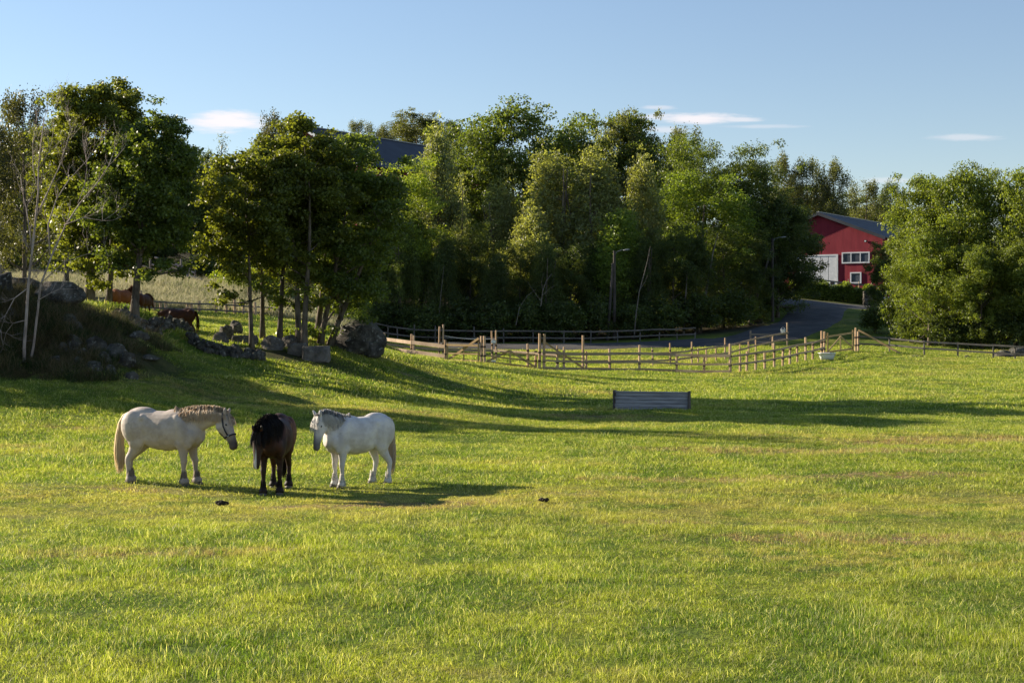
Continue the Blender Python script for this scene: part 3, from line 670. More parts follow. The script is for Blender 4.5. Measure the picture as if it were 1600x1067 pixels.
for nm,ms,y0,y1,st,lab in (('foreground_grass',near_m,9.5,24,.44,'fresh short meadow grass closest to the viewer'),('meadow_grass',mid_m,23.6,46,.62,'meadow grass around and behind the three horses'),('far_grass',far_m,45.4,98,1.0,'meadow grass running back to the paddock and the mound')):
    p,rt=scatter(y0,y1,st,1.5,keep); h=hscale(p[:,0],p[:,1]); grass_field(nm,ms,p,np.c_[np.ones(len(h)),np.ones(len(h)),h],rt,lab)
# tall dry grass on the bank and straw meadow behind
tall=[blade_mesh('tall_grass',260,.5,.24,.012,230+i,.15,mat=MBANK) for i in range(4)]
P=np.c_[rng.normal(size=2200)*4.2-16.6, rng.normal(size=2200)*1.8+45]; P=P[(P[:,1]>41.6)&(P[:,0]<-12.2+rng.normal(size=len(P))*.5)]
x,y=P.T; kk=rng.uniform(.25,1.1,len(P)); grass_field('bank_grass',tall,np.c_[x,y,gz(x,y)-.03],np.c_[kk,kk,kk],np.c_[x*0,x*0,x*9],'rough tussocky grass on the dark rocky bank')
P=[];
while len(P)<2600:
    yv=random.uniform(82,116); u=random.uniform(-60,560); P.append(((u-800)*yv/F,yv))
P=np.array(P); x,y=P.T; kk=rng.uniform(.6,1.5,len(P)); strawm=[blade_mesh('straw_grass',220,.8,.26,.03,240+i,.4,mat=MPALE) for i in range(3)]
grass_field('dry_meadow_grass',strawm,np.c_[x,y,gz(x,y)],np.c_[kk,kk,kk],np.c_[x*0,x*0,x*9],'pale unmown grass on the slope behind the far rail fence')
# ---------------------------------------------------------------- fences
def post_mesh(h, r, straps=(), seed=0, sq=False):
    b=MB(); rr=random.Random(seed); lx,ly=rr.uniform(-.03,.03),rr.uniform(-.03,.03)
    if sq: b.box((0,0,h/2-.1),(r*2,r*2,h+.2))
    else: b.tube([(0,0,-.2),(lx*.3,ly*.3,h*.5),(lx,ly,h-.015),(lx,ly,h)],[r*1.08,r,r*.95,r*.75],9)
    for s in straps: b.tube([(lx*s/h,ly*s/h,s-.045),(lx*s/h,ly*s/h,s+.045)],[r*1.25,r*1.25],9,mi=1)
    return b.mesh('post',[WPOST_CUR,MSTRAP])
def interpY(tab, px): return float(np.interp(px,[a for a,_ in tab],[b for _,b in tab]))
WPOST_CUR=WPOST
def fence(kind,label,posts,runs,tab,wpost,wrail,r=.064,straps=True,group='timber fences round the paddock',sq=False,thick=.035):
    """posts: (px, top row); runs: list of (px list, height left, height right, board height)"""
    global WPOST_CUR; WPOST_CUR=wpost
    p0=at(posts[0][0],interpY(tab,posts[0][0])); root=thing(kind,label,'fence',p0,0,group)
    rel=lambda v: Vector(v)-p0
    for i,(px,top) in enumerate(posts):
        Y=interpY(tab,px); p=at(px,Y); h=max(.5,zrow(top,Y)-p.z)
        c=link('post',post_mesh(h,r*(1.15 if h>1.5 else 1),[q for q in ((.42,.88) if straps else ()) if q<h-.05],int(px),sq),root); c.location=rel(p)
    for pxs,hl,hr,bh in runs:
        x0,x1=pxs[0],pxs[-1]
        for a,b_ in zip(pxs[:-1],pxs[1:]):
            Ya,Yb=interpY(tab,a),interpY(tab,b_); A_=at(a,Ya,hl+(hr-hl)*(a-x0)/(x1-x0)); B_=at(b_,Yb,hl+(hr-hl)*(b_-x0)/(x1-x0))
            j=random.uniform(-.02,.02); m=MB(); d=(B_-A_).normalized(); off=Vector((d.y,-d.x,0)).normalized()*(r+thick*.5+.004)
            m.beam(rel(A_)+off-d*.06+Vector((0,0,j)),rel(B_)+off+d*.05+Vector((0,0,j)),thick,bh); m.build('rail',wrail,root)
    return root
TF=[(597,88),(645,82),(697,80),(752,78.5),(848,77),(957,76),(1056,74.5),(1141,73),(1207,77),(1246,81),(1288,86)]
fence('paddock_fence','front paddock fence of pale posts and boards from the boulder to the first gate',
  [(597,519),(600,520),(643,522),(646.5,524),(696,531)],[([598,645,696],.80,.86,.20),([598,645,696],.28,.30,.20)],TF,WPOST,WRAIL)
fence('paddock_fence','front paddock fence of three rails between the tall pair of posts and the near corner',
  [(843,521),(850,522),(881,542),(916,549),(953,545),(999,539),(1057,554),(1100,554),(1141,537)],
  [([850,881,916,953,999,1057,1100,1141],.93,.93,.14),([850,881,916,953,999,1057,1100,1141],.47,.50,.10),([850,881,916,953,999,1057,1100,1141],.10,.10,.12)],TF,WPOST,WRAIL)
fence('paddock_fence','right wing of the paddock fence climbing from the near corner to the right gate',
  [(1156.5,554),(1167,549),(1181,551),(1195,550),(1210,536),(1223,544),(1234,543),(1246,541),(1259,527),(1270,535),(1284,517),(1288,518)],
  [([1143,1167,1195,1223,1246,1270,1286],.88,1.05,.10),([1143,1167,1195,1223,1246,1270,1286],.45,.55,.10)],TF,WPOST,WRAIL)
TR=[(686,88),(771,87),(871,83.5),(953,82.5),(1047,83),(1091,84),(1133,86),(1181,91),(1230,97)]
fence('paddock_fence','back paddock fence of tall thin posts rising to the farm road',
  [(686,510),(692,507),(769,517),(775,516),(825,537),(871,540),(911,524),(1020,545),(1047.5,536),(1081,534),(1091,544),(1104,545),(1119,541),(1133,528),(1156,537),(1170,533),(1181,526),(1207,525),(1230,504)],
  [([871,911,960,1020,1060,1104,1133,1156,1181,1207,1230],.60,.92,.10),([871,911,960,1020,1060,1104,1133,1156,1181,1207,1230],.20,.48,.10),([600,645,692,735,771,825,871],.50,.60,.16)],TR,WPOST,WRAIL,r=.05)
TG=[(440,94),(560,104.6),(900,105.5),(1060,106.5),(1100,107)]
fence('rail_fence','long old grey rail fence along the gravel track under the wood',
  [(466,490),(500,497),(548,497),(576,499),(606,508),(621,511),(647,507),(680,509),(741,510),(787,513),(833,515),(881,516),(923,516),(965,518),(1000,519),(1030,519),(1058,521),(1086,519)],
  [([466,500,548,576,606,647,680,741,787,833,881,923,965,1000,1030,1058,1086],1.0,.80,.10),([466,500,548,576,606,647,680,741,787,833,881,923,965,1000,1030,1058,1086],.45,.35,.10)],TG,WGREY,WGREY,r=.05,straps=False)
TG2=[(1150,99.5),(1172,98.6),(1232,98.2)]
fence('rail_fence','short grey board fence ending at the tall post beside the farm road',[(1173,516),(1204,521)],[([1173,1204,1230],.75,.68,.12),([1173,1204,1230],.32,.30,.10)],TG2,WGREY,WGREY,straps=False)
TQ=[(1341,90),(1390,89.5),(1444,88),(1500,87),(1600,85),(1660,84)]
fence('rail_fence','old grey rail fence in the shade under the right hand trees',
  [(1390,529),(1444,532),(1496.5,535),(1552,539),(1586,541),(1640,545)],[([1341,1390,1444,1496.5,1552,1586,1640],.93,.70,.10),([1341,1390,1444,1496.5,1552,1586,1640],.50,.26,.10)],TQ,WGREY,WGREY,r=.05,straps=False)
TL=[(100,79),(220,79),(300,80),(400,81),(480,86),(560,100)]
fence('rail_fence','rail fence with uneven posts crossing behind the brown horses and maple trunks',
  [(124,463),(133,462),(170,470),(220,454),(241,478),(251,478),(259.5,475),(292.5,477),(299,481),(311,470),(337.5,486),(354,484),(367,460),(380,470),(399,472),(420,484),(445,488)],
  [([100,170,220,260,300,337.5,380,420,466],.45,.50,.09),([100,170,220,260,300,337.5,380,420,466],.15,.15,.09)],TL,WPOST,WGREY,r=.085,straps=False)
TU=[(60,106),(300,107),(360,112)]
fence('rail_fence','upper grey rail fence on the pale meadow behind the maple trunks',
  [(60,425),(105,424),(150,426),(188,423),(222,422),(262,420),(305,420)],[([40,60,105,150,188,222,262,305],.85,.85,.12),([40,60,105,150,188,222,262,305],.40,.40,.12)],TU,WGREY,WGREY,straps=False)
fence('rail_fence','rail fence of light wood behind the hedge before the red barn',[(1262,440),(1283,440),(1308,440),(1326,436),(1342,440),(1362,441),(1384,440)],
  [([1250,1283,1308,1326,1342,1362,1384,1400],2.0,2.0,.16)],[(1240,168),(1400,170)],WRAIL,WGREY,straps=False,r=.06)

def gate(kind,label,a,b,posts,bars,frame_wood=WGATE,group='wooden gates of the paddock'):
    """a,b: (px,Y) hinge and latch ends; bars: list of ((t0,h0),(t1,h1),thickness,part name)"""
    A_,B_=at(*a),at(*b); root=thing(kind,label,'gate',A_,0,group); U=B_-A_
    for i,(px,Y,top) in enumerate(posts):
        p=at(px,Y); global WPOST_CUR; WPOST_CUR=WPOST; h=zrow(top,Y)-p.z
        c=link('post',post_mesh(h,.07,(.4,.9),int(px)),root); c.location=p-A_
    fo=Vector((U.y,-U.x,0)).normalized()*.02
    for k,((t0,h0),(t1,h1),th,nm) in enumerate(bars):
        m=MB(); o=fo*((k%3)-1)*2.2; m.beam(U*t0+Vector((0,0,h0))+o,U*t1+Vector((0,0,h1))+o,.035,th); m.build(nm,frame_wood,root)
    return root
gate('paddock_gate','first gate with one long diagonal brace rising to the right',(697,80),(751,78.5),[(752,78.5,525),(757,78.4,525)],
  [((.02,.10),(.97,.10),.09,'gate_rail'),((.02,.48),(.97,.48),.08,'gate_rail'),((.02,.95),(.97,.95),.12,'gate_rail'),((.05,.12),(.93,1.35),.12,'brace'),((.04,.0),(.04,1.1),.08,'gate_stile'),((.95,.0),(.95,1.2),.08,'gate_stile'),((.5,.1),(.5,.9),.07,'gate_stile')])
gate('paddock_gate','second gate with two diagonal braces meeting in a peak',(758,78.4),(838,77),[(825,78,537),(837,77.3,556)],
  [((.02,.08),(.98,.06),.09,'gate_rail'),((.02,.42),(.98,.38),.08,'gate_rail'),((.30,.70),(.98,.75),.08,'gate_rail'),((.03,.10),(.48,.82),.11,'brace'),((.48,.82),(.99,.06),.11,'brace'),((.50,.05),(.50,.8),.08,'gate_stile')])
gate('paddock_gate','third gate with a brace falling from the tall pair of posts to the right',(851,77),(915,76.4),[(871,76.8,552),(911,78,524)],
  [((.0,1.45),(.98,.10),.10,'brace'),((.02,.70),(.98,.66),.07,'gate_rail')])
gate('paddock_gate','right gate of fresh yellow wood beside the white bathtub',(1290,86),(1336,89.6),[(1337,89.7,512),(1341,89.9,518)],
  [((.03,.22),(.97,.22),.10,'gate_rail'),((.03,1.15),(.97,1.22),.10,'gate_rail'),((.05,.0),(.05,1.4),.09,'gate_stile'),((.95,.0),(.95,1.4),.09,'gate_stile'),((.5,.2),(.5,1.15),.07,'gate_stile'),((.06,.3),(.5,1.12),.09,'brace'),((.94,.3),(.5,1.12),.09,'brace')])
pb=at(1341,90); root=thing('brace_pole','long diagonal brace pole leaning from the right gate post down to the grass','pole',at(1407,88.6),0)
m=MB(); q=at(1407,88.6); m.beam(Vector((0,0,.02)),pb-q+Vector((0,0,1.35)),.06,.12); m.build('pole',WGATE,root)
# white rope
A_=at(692,88,1.02+.38); B_=at(775,86.9,.95+.35); m=MB(); pp=[A_.lerp(B_,t)-A_+Vector((0,0,-.12*math.sin(math.pi*t))) for t in np.linspace(0,1,12)]
m.tube(pp,.014,6); o=m.build('white_tape',MWHITE); o.location=A_; tag(o,'thin white tape stretched between the two pairs of tall back posts','tape')
for px,Y,hh,lab in ((771,86.8,1.05,'white plastic box fixed between the tall back posts'),(771,80,.08,'white block lying in the grass under the second gate')):
    p=at(px,Y,hh); m=MB(); m.box((0,0,.06),(.28,.16,.16)); m.box((0,0,.15),(.22,.12,.04)); m.box((0,-.09,.05),(.08,.03,.06)); o=m.build('white_box',MWHITE); o.location=p; tag(o,lab,'box')
m=MB(); m.tube([(0,0,0),(0,0,.30)],[.13,.17],14); m.tube([(0,0,.29),(0,0,.33)],[.18,.18],14); m.tube([(.12,0,.33),(.1,0,.42),(0,0,.46),(-.1,0,.42),(-.12,0,.33)],.012,5)
o=m.build('white_bucket',MWHITE,smooth=False); o.location=at(1223.5,98.1,.76); tag(o,'small white bucket standing on the board fence beside the farm road','bucket')
# bathtub trough
p=at(1292,83); root=thing('bathtub','old white bathtub used as a water trough by the right gate','bathtub',p,R(8))
m=MB(); n=28; prof=[(.60,.22,.05),(.70,.29,.30),(.80,.36,.50),(.86,.41,.53),(.86,.41,.50),(.76,.33,.49),(.64,.25,.16),(.3,.1,.13)]
v=[];f=[]
for a_,b_,z in prof:
    for k in range(n):
        t=2*math.pi*k/n; cx=math.copysign(abs(math.cos(t))**.6,math.cos(t)); sy=math.copysign(abs(math.sin(t))**.7,math.sin(t)); v.append((cx*a_*.62,sy*b_*.85,z*.85))
for i in range(len(prof)-1):
    for k in range(n): f.append((i*n+k,i*n+(k+1)%n,(i+1)*n+(k+1)%n,(i+1)*n+k))
f.append(tuple(range(n-1,-1,-1))); f.append(tuple((len(prof)-1)*n+k for k in range(n))); m.add(v,f); m.build('basin',MWHITE,root,True)
for sx,sy in ((-1,-1),(1,-1),(1,1),(-1,1)):
    m=MB(); m.tube([(sx*.26,sy*.12,.08),(sx*.30,sy*.15,-.03)],[.035,.02],7); m.build('foot',MBLACK,root)
# jump
pA,pB=at(959,47.2),at(1078,46.5); mid=(pA+pB)/2; d=pB-pA; L=d.length; yaw=math.atan2(d.y,d.x)
root=thing('horse_jump','low grey boarded jump standing alone in the middle of the meadow','jump',mid-Vector((0,0,.03)),yaw)
m=MB()
for i in range(5):
    m.box(((-1)**i*.012,-.09+.014*i+(.006 if i%2 else 0),.065+i*.118),(L-.12,.03,.103))
m.build('front_panel',MJUMP,root)
m=MB(); m.box((0,.13,.31),(L-.1,.03,.58)); m.build('back_panel',MJUMP,root)
m=MB(); m.box((0,.02,.615),(L-.1,.20,.03)); m.build('top_board',MJUMP,root)
for s in (-1,1):
    m=MB(); m.box((s*(L/2-.025),.01,.32),(.05,.34,.68)); m.box((s*(L/2-.025),.01,.03),(.07,.60,.06)); m.build('end_frame',WDARK,root)

# ---------------------------------------------------------------- lamps, poles
def lamp(px,Y,top,bracepx,label):
    p=at(px,Y); H=zrow(top,Y)-p.z; root=thing('street_lamp',label,'street lamp',p,0,'street lamps on wooden poles')
    m=MB(); m.tube([(0,0,-.3),(0,0,H*.5),(0,0,H)],[.15,.125,.10],10); m.build('pole',WDARK,root)
    q=at(bracepx,Y-.5); b=q-p; m=MB(); m.tube([b-Vector((0,0,.2)),Vector((-.12,0,H*.86))],[.12,.09],9); m.build('brace_pole',WDARK,root)
    m=MB(); m.tube([(0,0,H*.95),(.2,-.05,H*.99),(.55,-.1,H+.05),(.72,-.12,H+.06)],.025,7); arm=m.build('arm',MGALV,root)
    m=MB(); rt=Matrix.Rotation(R(-8),3,'Y'); m.ell((.92,-.14,H+.06),(.26,.11,.07),rt,14,8); m.build('lamp_head',MGALV,root,True)
lamp(960,109,392,949,'street lamp left of the white birch sapling, its brace pole close beside it')
lamp(1207,124,372,1170,'street lamp where the farm road climbs, its brace pole slanting far left')
p=at(3,92); m=MB(); H=zrow(222,92)-p.z; m.tube([(0,0,-.3),(0,0,H)],[.17,.12],10); o=m.build('utility_pole',WGREY); o.location=p; tag(o,'plain grey wooden pole at the far left edge against the birch','pole')
# saplings with bare pale stems
def stem(px,Y,pts_,r0,label,mat,group=None,extra=()):
    p=at(px,Y); root=thing('bare_sapling',label,'sapling',p,0,group)
    def P3(q): return Vector(((q[0]-px)*Y/F,(q[2] if len(q)>2 else 0),zrow(q[1],Y)-p.z))
    m=MB(); P=[P3(q) for q in pts_]; P[0].z-=.15; m.tube(P,[r0*(1-.75*i/(len(P)-1)) for i in range(len(P))],7); m.build('trunk',mat,root)
    if extra:
        m=MB()
        for e in extra:
            E=[P3(q) for q in e]; m.tube(E,[r0*.5*(1-.7*i/(len(E)-1)) for i in range(len(E))],5)
        m.build('branch',mat,root)
GS='thin pale stems at the wood edge'; MSTEM=plain('grey_sapling_bark',(.12,.10,.085),(.24,.21,.185),5,.8,.4,(1,1,.3))
stem(991,107,[(991,520),(994,490),(999,455),(1006,430),(1011,410),(1016,385)],.045,'thin white birch stem right of the first street lamp',MSTEM,GS,[[(1000,452),(1008,440),(1012,430)]])
stem(845,106,[(845,475),(848,455),(853,440),(862,428)],.038,'pale sapling forking beside the second gate',MSTEM,GS,[[(847,462),(858,452),(870,444)],[(848,455),(846,440),(850,425)],[(845,470),(832,452),(824,440)]])
stem(685,107,[(685,505),(688,470),(691,440),(694,415)],.03,'straight pale stem behind the first gate',MSTEM,GS)
stem(1102,115,[(1100,470),(1108,430),(1114,395),(1122,365)],.11,'grey trunk leaning right in the dark wood by the road bend',MSTEM,GS)
stem(806,106,[(806,505),(812,480),(824,462),(838,452)],.03,'slanting dead stem low in the wood edge',MSTEM,GS)
stem(1068,112,[(1068,520),(1070,480),(1073,440),(1074,410)],.09,'upright grey trunk left of the road bend',MSTEM,GS)
# bare tree
def bare_tree():
    Y=my(42,46); px0=42; p=at(px0,Y); root=thing('bare_tree','leafless pale tree with two stems and fine forked branches on the dark bank','tree',p)
    def P3(x,y,d=0): return Vector(((x-px0)*Y/F,d,zrow(y,Y)-p.z))
    rr=random.Random(5)
    stems=[([(38,572),(38,540),(41,500),(44,450),(50,395),(56,340),(60,300),(60,264),(64,225),(69,185)],.085),
           ([(44,572),(50,540),(57,480),(61,445),(78,400),(100,352),(122,318),(150,285),(168,258),(176,235)],.065),
           ([(50,395),(44,360),(36,325),(28,300),(22,270)],.035),([(56,340),(75,300),(92,262),(104,225),(110,200)],.04),([(60,300),(50,262),(48,225),(52,190)],.03),
           ([(78,400),(74,350),(86,310),(104,280),(130,250),(146,228)],.038),([(100,352),(130,340),(160,345),(182,330)],.03),([(61,445),(100,408),(135,396),(165,400)],.025),
           ([(60,264),(80,236),(88,205),(86,182)],.025),([(122,318),(132,290),(136,262),(133,235)],.022),
           ([(41,500),(20,505),(8,520),(2,545)],.022),([(44,450),(25,466),(14,492),(9,515)],.025),([(58,470),(80,458),(96,452),(124,452)],.022)]
    for i,(s,r0) in enumerate(stems):
        m=MB(); dep=0 if i<2 else rr.uniform(-.6,.6); k=len(s)
        P=[P3(x,y,dep*j/(k-1)+(.15 if i==1 else 0)) for j,(x,y) in enumerate(s)]; m.tube(P,[.66*r0*(1-.8*j/(k-1)) for j in range(k)],7)
        def twig(a,dirv,L,r,lev):
            if L<.16: return
            e=a; pts_=[a]; dd=dirv.normalized()
            for q in range(4):
                dd=(dd+Vector((rr.uniform(-.22,.22),rr.uniform(-.22,.22),rr.uniform(-.05,.20)))).normalized(); e=e+dd*L/4; pts_.append(e)
                if lev<2 and rr.random()<.75: twig(e,(dd+Vector((rr.uniform(-.8,.8),rr.uniform(-.8,.8),rr.uniform(0,.5)))).normalized(),L*.6,r*.6,lev+1)
            m.tube(pts_,[r,r*.85,r*.7,r*.5,r*.3],4)
        for j in range(3 if i<2 else 1,k):
            for _ in range(2):
                a=P[j]; t=(P[j]-P[j-1]).normalized(); dv=(t*.8+Vector((rr.uniform(-.9,.9),rr.uniform(-.7,.7),rr.uniform(0,.6)))); twig(a,dv,rr.uniform(.3,.75),.008 if i<2 else .007,0)
        m.build('trunk' if i<2 else 'branch',MBARE if i!=0 else MBARE,root,True)
bare_tree()

# ---------------------------------------------------------------- rocks
def rock(px,Y,w,h,dpt,label,group=None,seed=0,mat=None,sink=.25,kind='rock',rz=None,square=False,dz=0,cuts=16):
    Y0=Y; Y=my(px,Y); w*=Y/Y0; h*=Y/Y0; dpt*=Y/Y0; r=np.random.default_rng(seed+1000); import bmesh
    bm=bmesh.new(); bmesh.ops.create_icosphere(bm,subdivisions=4,radius=1); V=np.array([v.co[:] for v in bm.verts])
    if square:
        V=V/np.abs(V).max(1,keepdims=True)*np.array([1,1,1]); V*= .92
    for _ in range(cuts if not square else 6):
        nn=r.normal(size=3); nn[2]=abs(nn[2])*.7; nn/=np.linalg.norm(nn); dd=r.uniform(.55,.88) if not square else r.uniform(.95,1.15)
        ex=np.maximum(0,V@nn-dd); V-=ex[:,None]*nn*.96
    for f_,a_ in ((1.7,.16),(4.5,.08),(11,.035)):
        nz_=np.array([mnoise.noise(Vector(v)*f_+Vector((seed*3.1,0,0))) for v in V]); V*=(1+nz_[:,None]*a_*(.5 if square else 1))
    V*=np.array([w/2,dpt/2,h*(.5+sink*.5)]); V[:,2]-=V[:,2].max()-h
    for i,v in enumerate(bm.verts): v.co=V[i]
    me=bpy.data.meshes.new(kind); bm.to_mesh(me); bm.free(); me.materials.append(mat or MROCK)
    me.polygons.foreach_set('use_smooth',[True]*len(me.polygons))
    o=link(kind,me); o.location=at(px,Y,dz); o.rotation_euler=(0,0,r.uniform(-.5,.5) if rz is None else rz); return tag(o,label,'rock',group)
rock(558,64.5,2.9,1.5,2.2,'big rounded boulder at the right end of the mound, beside the fence',seed=3,cuts=7,kind='boulder')
rock(583,64,1.1,.75,1.0,'sloping rock leaning against the right foot of the big boulder',seed=4)
rock(90,54.5,2.2,.95,1.7,'large grey outcrop behind the bare tree stems',seed=5,cuts=6,kind='boulder')
rock(0,53.5,1.3,.85,1.5,'upright rock cut off by the left edge',seed=6,kind='boulder')
rock(40,56,1.6,.6,1.3,'flat pale rock behind the bare tree at the top of the bank',seed=7)
rock(494,60.6,1.25,.62,.9,'large squared stone block lying below the twin trunks',seed=8,mat=MSLAB,square=True,kind='stone_block',rz=.1)
rock(466,61,.8,.5,.7,'squared stone left of the large block',seed=9,mat=MSLAB,square=True,kind='stone_block',rz=-.3)
rock(427,61.3,1.2,.62,.8,'dark slanting stone below the crooked trunk',seed=10,mat=MSLAB,kind='stone_block')
rock(383,62.6,1.2,.38,.6,'long low stone slab left of the thin trunk',seed=11,mat=MSLAB,square=True,kind='stone_block',rz=.05)
rock(352,65,.8,.75,.6,'upright angular stone right of the dark horse',seed=12,mat=MSLAB,kind='stone_block')
rock(368,68,.75,.62,.6,'pale triangular stone on the sunny grass',seed=13,mat=MSLAB,kind='stone_block')
rock(345,61.5,.8,.5,.6,'grey stone at the upper end of the low dark wall',seed=14,mat=MSLAB,kind='stone_block')
rock(452,62.2,.9,.55,.8,'dark stone between the block and the slanting stone',seed=15,mat=MSLAB,kind='stone_block')
rock(219,53,.8,.4,.5,'small grey rock lying on the grass slope below the wall',seed=16)
rock(232,50,.9,.2,.5,'flat stone almost sunk in the slope grass',seed=17)
rr=random.Random(3); k=0
def wall(label,path,n,hs,kind='dry_stone_wall'):
    """low retaining wall: one thing, its stones in one mesh"""
    path=[(a,my(a,b)) for a,b in path]; A_=at(*path[0]); import bmesh; vs=[];fs=[]; b=MB()
    for i in range(n):
        t=(i+.5)/n*(len(path)-1); j=min(int(t),len(path)-2); f_=t-j
        px=path[j][0]*(1-f_)+path[j+1][0]*f_; Y=path[j][1]*(1-f_)+path[j+1][1]*f_
        for lay in range(2):
            w=rr.uniform(.14,.30); h=rr.uniform(.12,.26)*hs; c=at(px+rr.uniform(-4,4),Y+.22*lay+rr.uniform(-.1,.1),h*(.2+.2*rr.random())+lay*.14*hs)-A_
            q=Euler((rr.uniform(-.5,.5),rr.uniform(-.5,.5),rr.uniform(0,3))).to_matrix(); v0=len(b.v); b.ell(c,(w*.62,w*.5,h*.62),q,9,6)
            for vi in range(v0,len(b.v)):
                p=Vector(b.v[vi])-c; s=1+.45*mnoise.noise(p*7+c*3); 
                for ax in range(3): p[ax]*=s
                b.v[vi]=tuple(c+p)
    o=b.build(kind,MROCK); o.location=A_; return tag(o,label,'wall')
wall('low mossy stone wall under the grassy shelf where the dark horse stands',[(178,58.6),(212,58.2),(245,58.6),(275,59.3),(300,60.5)],30,1.25)
wall('crumbling row of pale stones stepping down the slope below the thin trunks',[(292,57.6),(320,57.2),(350,57.4),(385,57.6),(412,57.8)],32,1.15)
for i,(px,Y,w,h) in enumerate([(118,48.5,.7,.45),(132,47.2,.5,.35),(150,48.2,.7,.5),(97,47.8,.45,.3),(125,46.2,.5,.3),(163,46.8,.45,.35),(182,47.6,.6,.4),(198,47.2,.5,.35),(84,46.4,.45,.3),(145,45.6,.5,.25),(172,45.6,.4,.3),(20,50.5,.6,.4),(108,50.8,.8,.45),(202,45.8,.4,.22)]):
    rock(px,Y,w*1.5,h*.95,w*1.1,'lichened rock poking out of the dark bank right of the bare tree' if px>60 else 'rock poking out of the bank left of the bare tree','lichened rocks in the dark bank' if px>60 else None,seed=30+i,sink=1.2,cuts=22)
for i,(px,Y,w,h,lab) in enumerate([(1567,88.5,1.4,.45,'low grey rock pile end behind the right fence'),(1590,89.5,1.8,.55,'grey rock at the right edge behind the fence'),(1512,86.5,.45,.14,'small pale stone in the shaded grass by the right fence'),(1430,87,1.5,.08,'flat plank-like stone lying near the brace pole')]):
    rock(px,Y,w,h,w*.7,lab,seed=60+i)
# dung
for px,Y,lab,s in ((346,22.8,'dark dung heap on the worn grass in front of the horses',1.0),(851,22.85,'dark dung heap alone right of the horse shadows',.8)):
    m=MB(); r2=random.Random(px)
    for i in range(16):
        a_=r2.uniform(0,6.28); d_=r2.uniform(0,.075)*s; m.ell((math.cos(a_)*d_*1.4,math.sin(a_)*d_,.03+.06*s*(1-d_/.08)*r2.random()),(.038*s,.034*s,.03*s),None,8,6)
    o=m.build('dung_heap',plain('dung',(.012,.009,.006),(.035,.025,.015),20),smooth=True); o.location=at(px,Y,.02); tag(o,lab,'dung')
# pole pile on the slope
p=at(262,106); root=thing('pole_pile','pile of long pale poles slanting down the meadow behind the maples','pile of poles',p)
rr=random.Random(9)
for i in range(11):
    x0=rr.uniform(-2.2,.3); z0=rr.uniform(.9,1.9); a_=Vector((x0,rr.uniform(-.8,.8),z0)); b_=Vector((x0+rr.uniform(2.2,3.2),rr.uniform(-.8,.8),max(.12,z0-rr.uniform(.8,1.3)))); m=MB(); m.tube([a_,b_],[.07,.055],7); m.build('pole',WRAIL if i%3 else MBARE,root)
for s in(-1.3,1.0):
    m=MB(); m.tube([(s,0,-.1),(s,0,1.7)],[.08,.08],7); m.build('support_post',WGREY,root)

# ---------------------------------------------------------------- barns
def barn(name,label,apex,gdir,rdir,halfw,drop,zbase,length,over=.5):
    """apex: (px,py,Y). gdir: unit vector along the gable wall to the right; rdir: along the ridge"""
    ax=Vector(((apex[0]-800)*apex[2]/F,apex[2],zrow(apex[1],apex[2]))); yaw=math.atan2(gdir[1],gdir[0])
    root=thing(name,label,'barn',(ax.x,ax.y,zbase),yaw); H=ax.z-zbase; e=H-drop
    m=MB(); w=halfw; L=length
    m.add([(-w,0,-2),(w,0,-2),(w,0,e),(0,0,H),(-w,0,e),(-w,L,-2),(w,L,-2),(w,L,e),(0,L,H),(-w,L,e)],[(0,1,2,3,4),(9,8,7,6,5),(1,6,7,2),(5,0,4,9)]); m.build('wall',MRED,root)
    sl=drop/halfw; wo=w+over
    m=MB(); t=.14
    for s in (-1,1):
        v=[(0,-over,H+.03),(s*wo,-over,H-sl*wo+.03),(s*wo,L+over,H-sl*wo+.03),(0,L+over,H+.03)]; v+= [(x,y,z+t) for x,y,z in v]
        m.add(v,[(3,2,1,0),(4,5,6,7),(0,1,5,4),(1,2,6,5),(2,3,7,6),(3,0,4,7)])
    rf=m.build('roof',MROOF,root)
    m=MB(); m.box((0,L/2,H+t+.05),(.35,L+2*over,.10)); m.build('ridge_cap',MGALV,rf)
    return root,H,e
g1=Vector((.84,-.54)); 
rb,H1,e1=barn('red_barn','large red boarded barn with dark roof and white doors at the end of the road',(1280,334,185),g1,None,8.4,3.25,5.2,32)
def wall_x(px,root=rb):
    # distance along the gable where the picture column px meets it
    ox,oy=root.location.x,root.location.y; k=(px-800)/F; return (k*oy-ox)/(g1.x-k*g1.y)
def wz(py,x): Yd=rb.location.y+g1.y*x; return zrow(py,Yd)-rb.location.z
xa,xb=wall_x(1246),wall_x(1307); zt=wz(400,xb); zb=wz(450,xb)
m=MB(); 
for s,(a_,b_,c_,d_) in enumerate([(xa,xb,zt-.0,zt+.22)]): m.box(((a_+b_)/2,-.07,(c_+d_)/2),(b_-a_+.44,.10,d_-c_))
m.box((xb+.11,-.07,(zt+zb)/2),(.22,.10,zt-zb)); m.box((xa-.11,-.07,(zt+zb)/2),(.22,.10,zt-zb)); fr=m.build('door_frame',MWPAINT,rb)
n=5; dw=(xb-xa)/n
for i in range(n):
    m=MB(); cx=xa+dw*(i+.5); m.box((cx,-.05,(zt+zb)/2),(dw-.07,.05,zt-zb-.03)); dr=m.build('door_leaf',MWPAINT,rb)
    m=MB(); m.box((cx,-.085,zb+.62),(dw*.5,.02,.36)); m.build('vent_opening',MBLACK,dr)
m=MB(); m.box(((xa+xb)/2,-.02,(zt+zb)/2),(xb-xa,.02,zt-zb)); m.build('door_gap',MBLACK,rb)
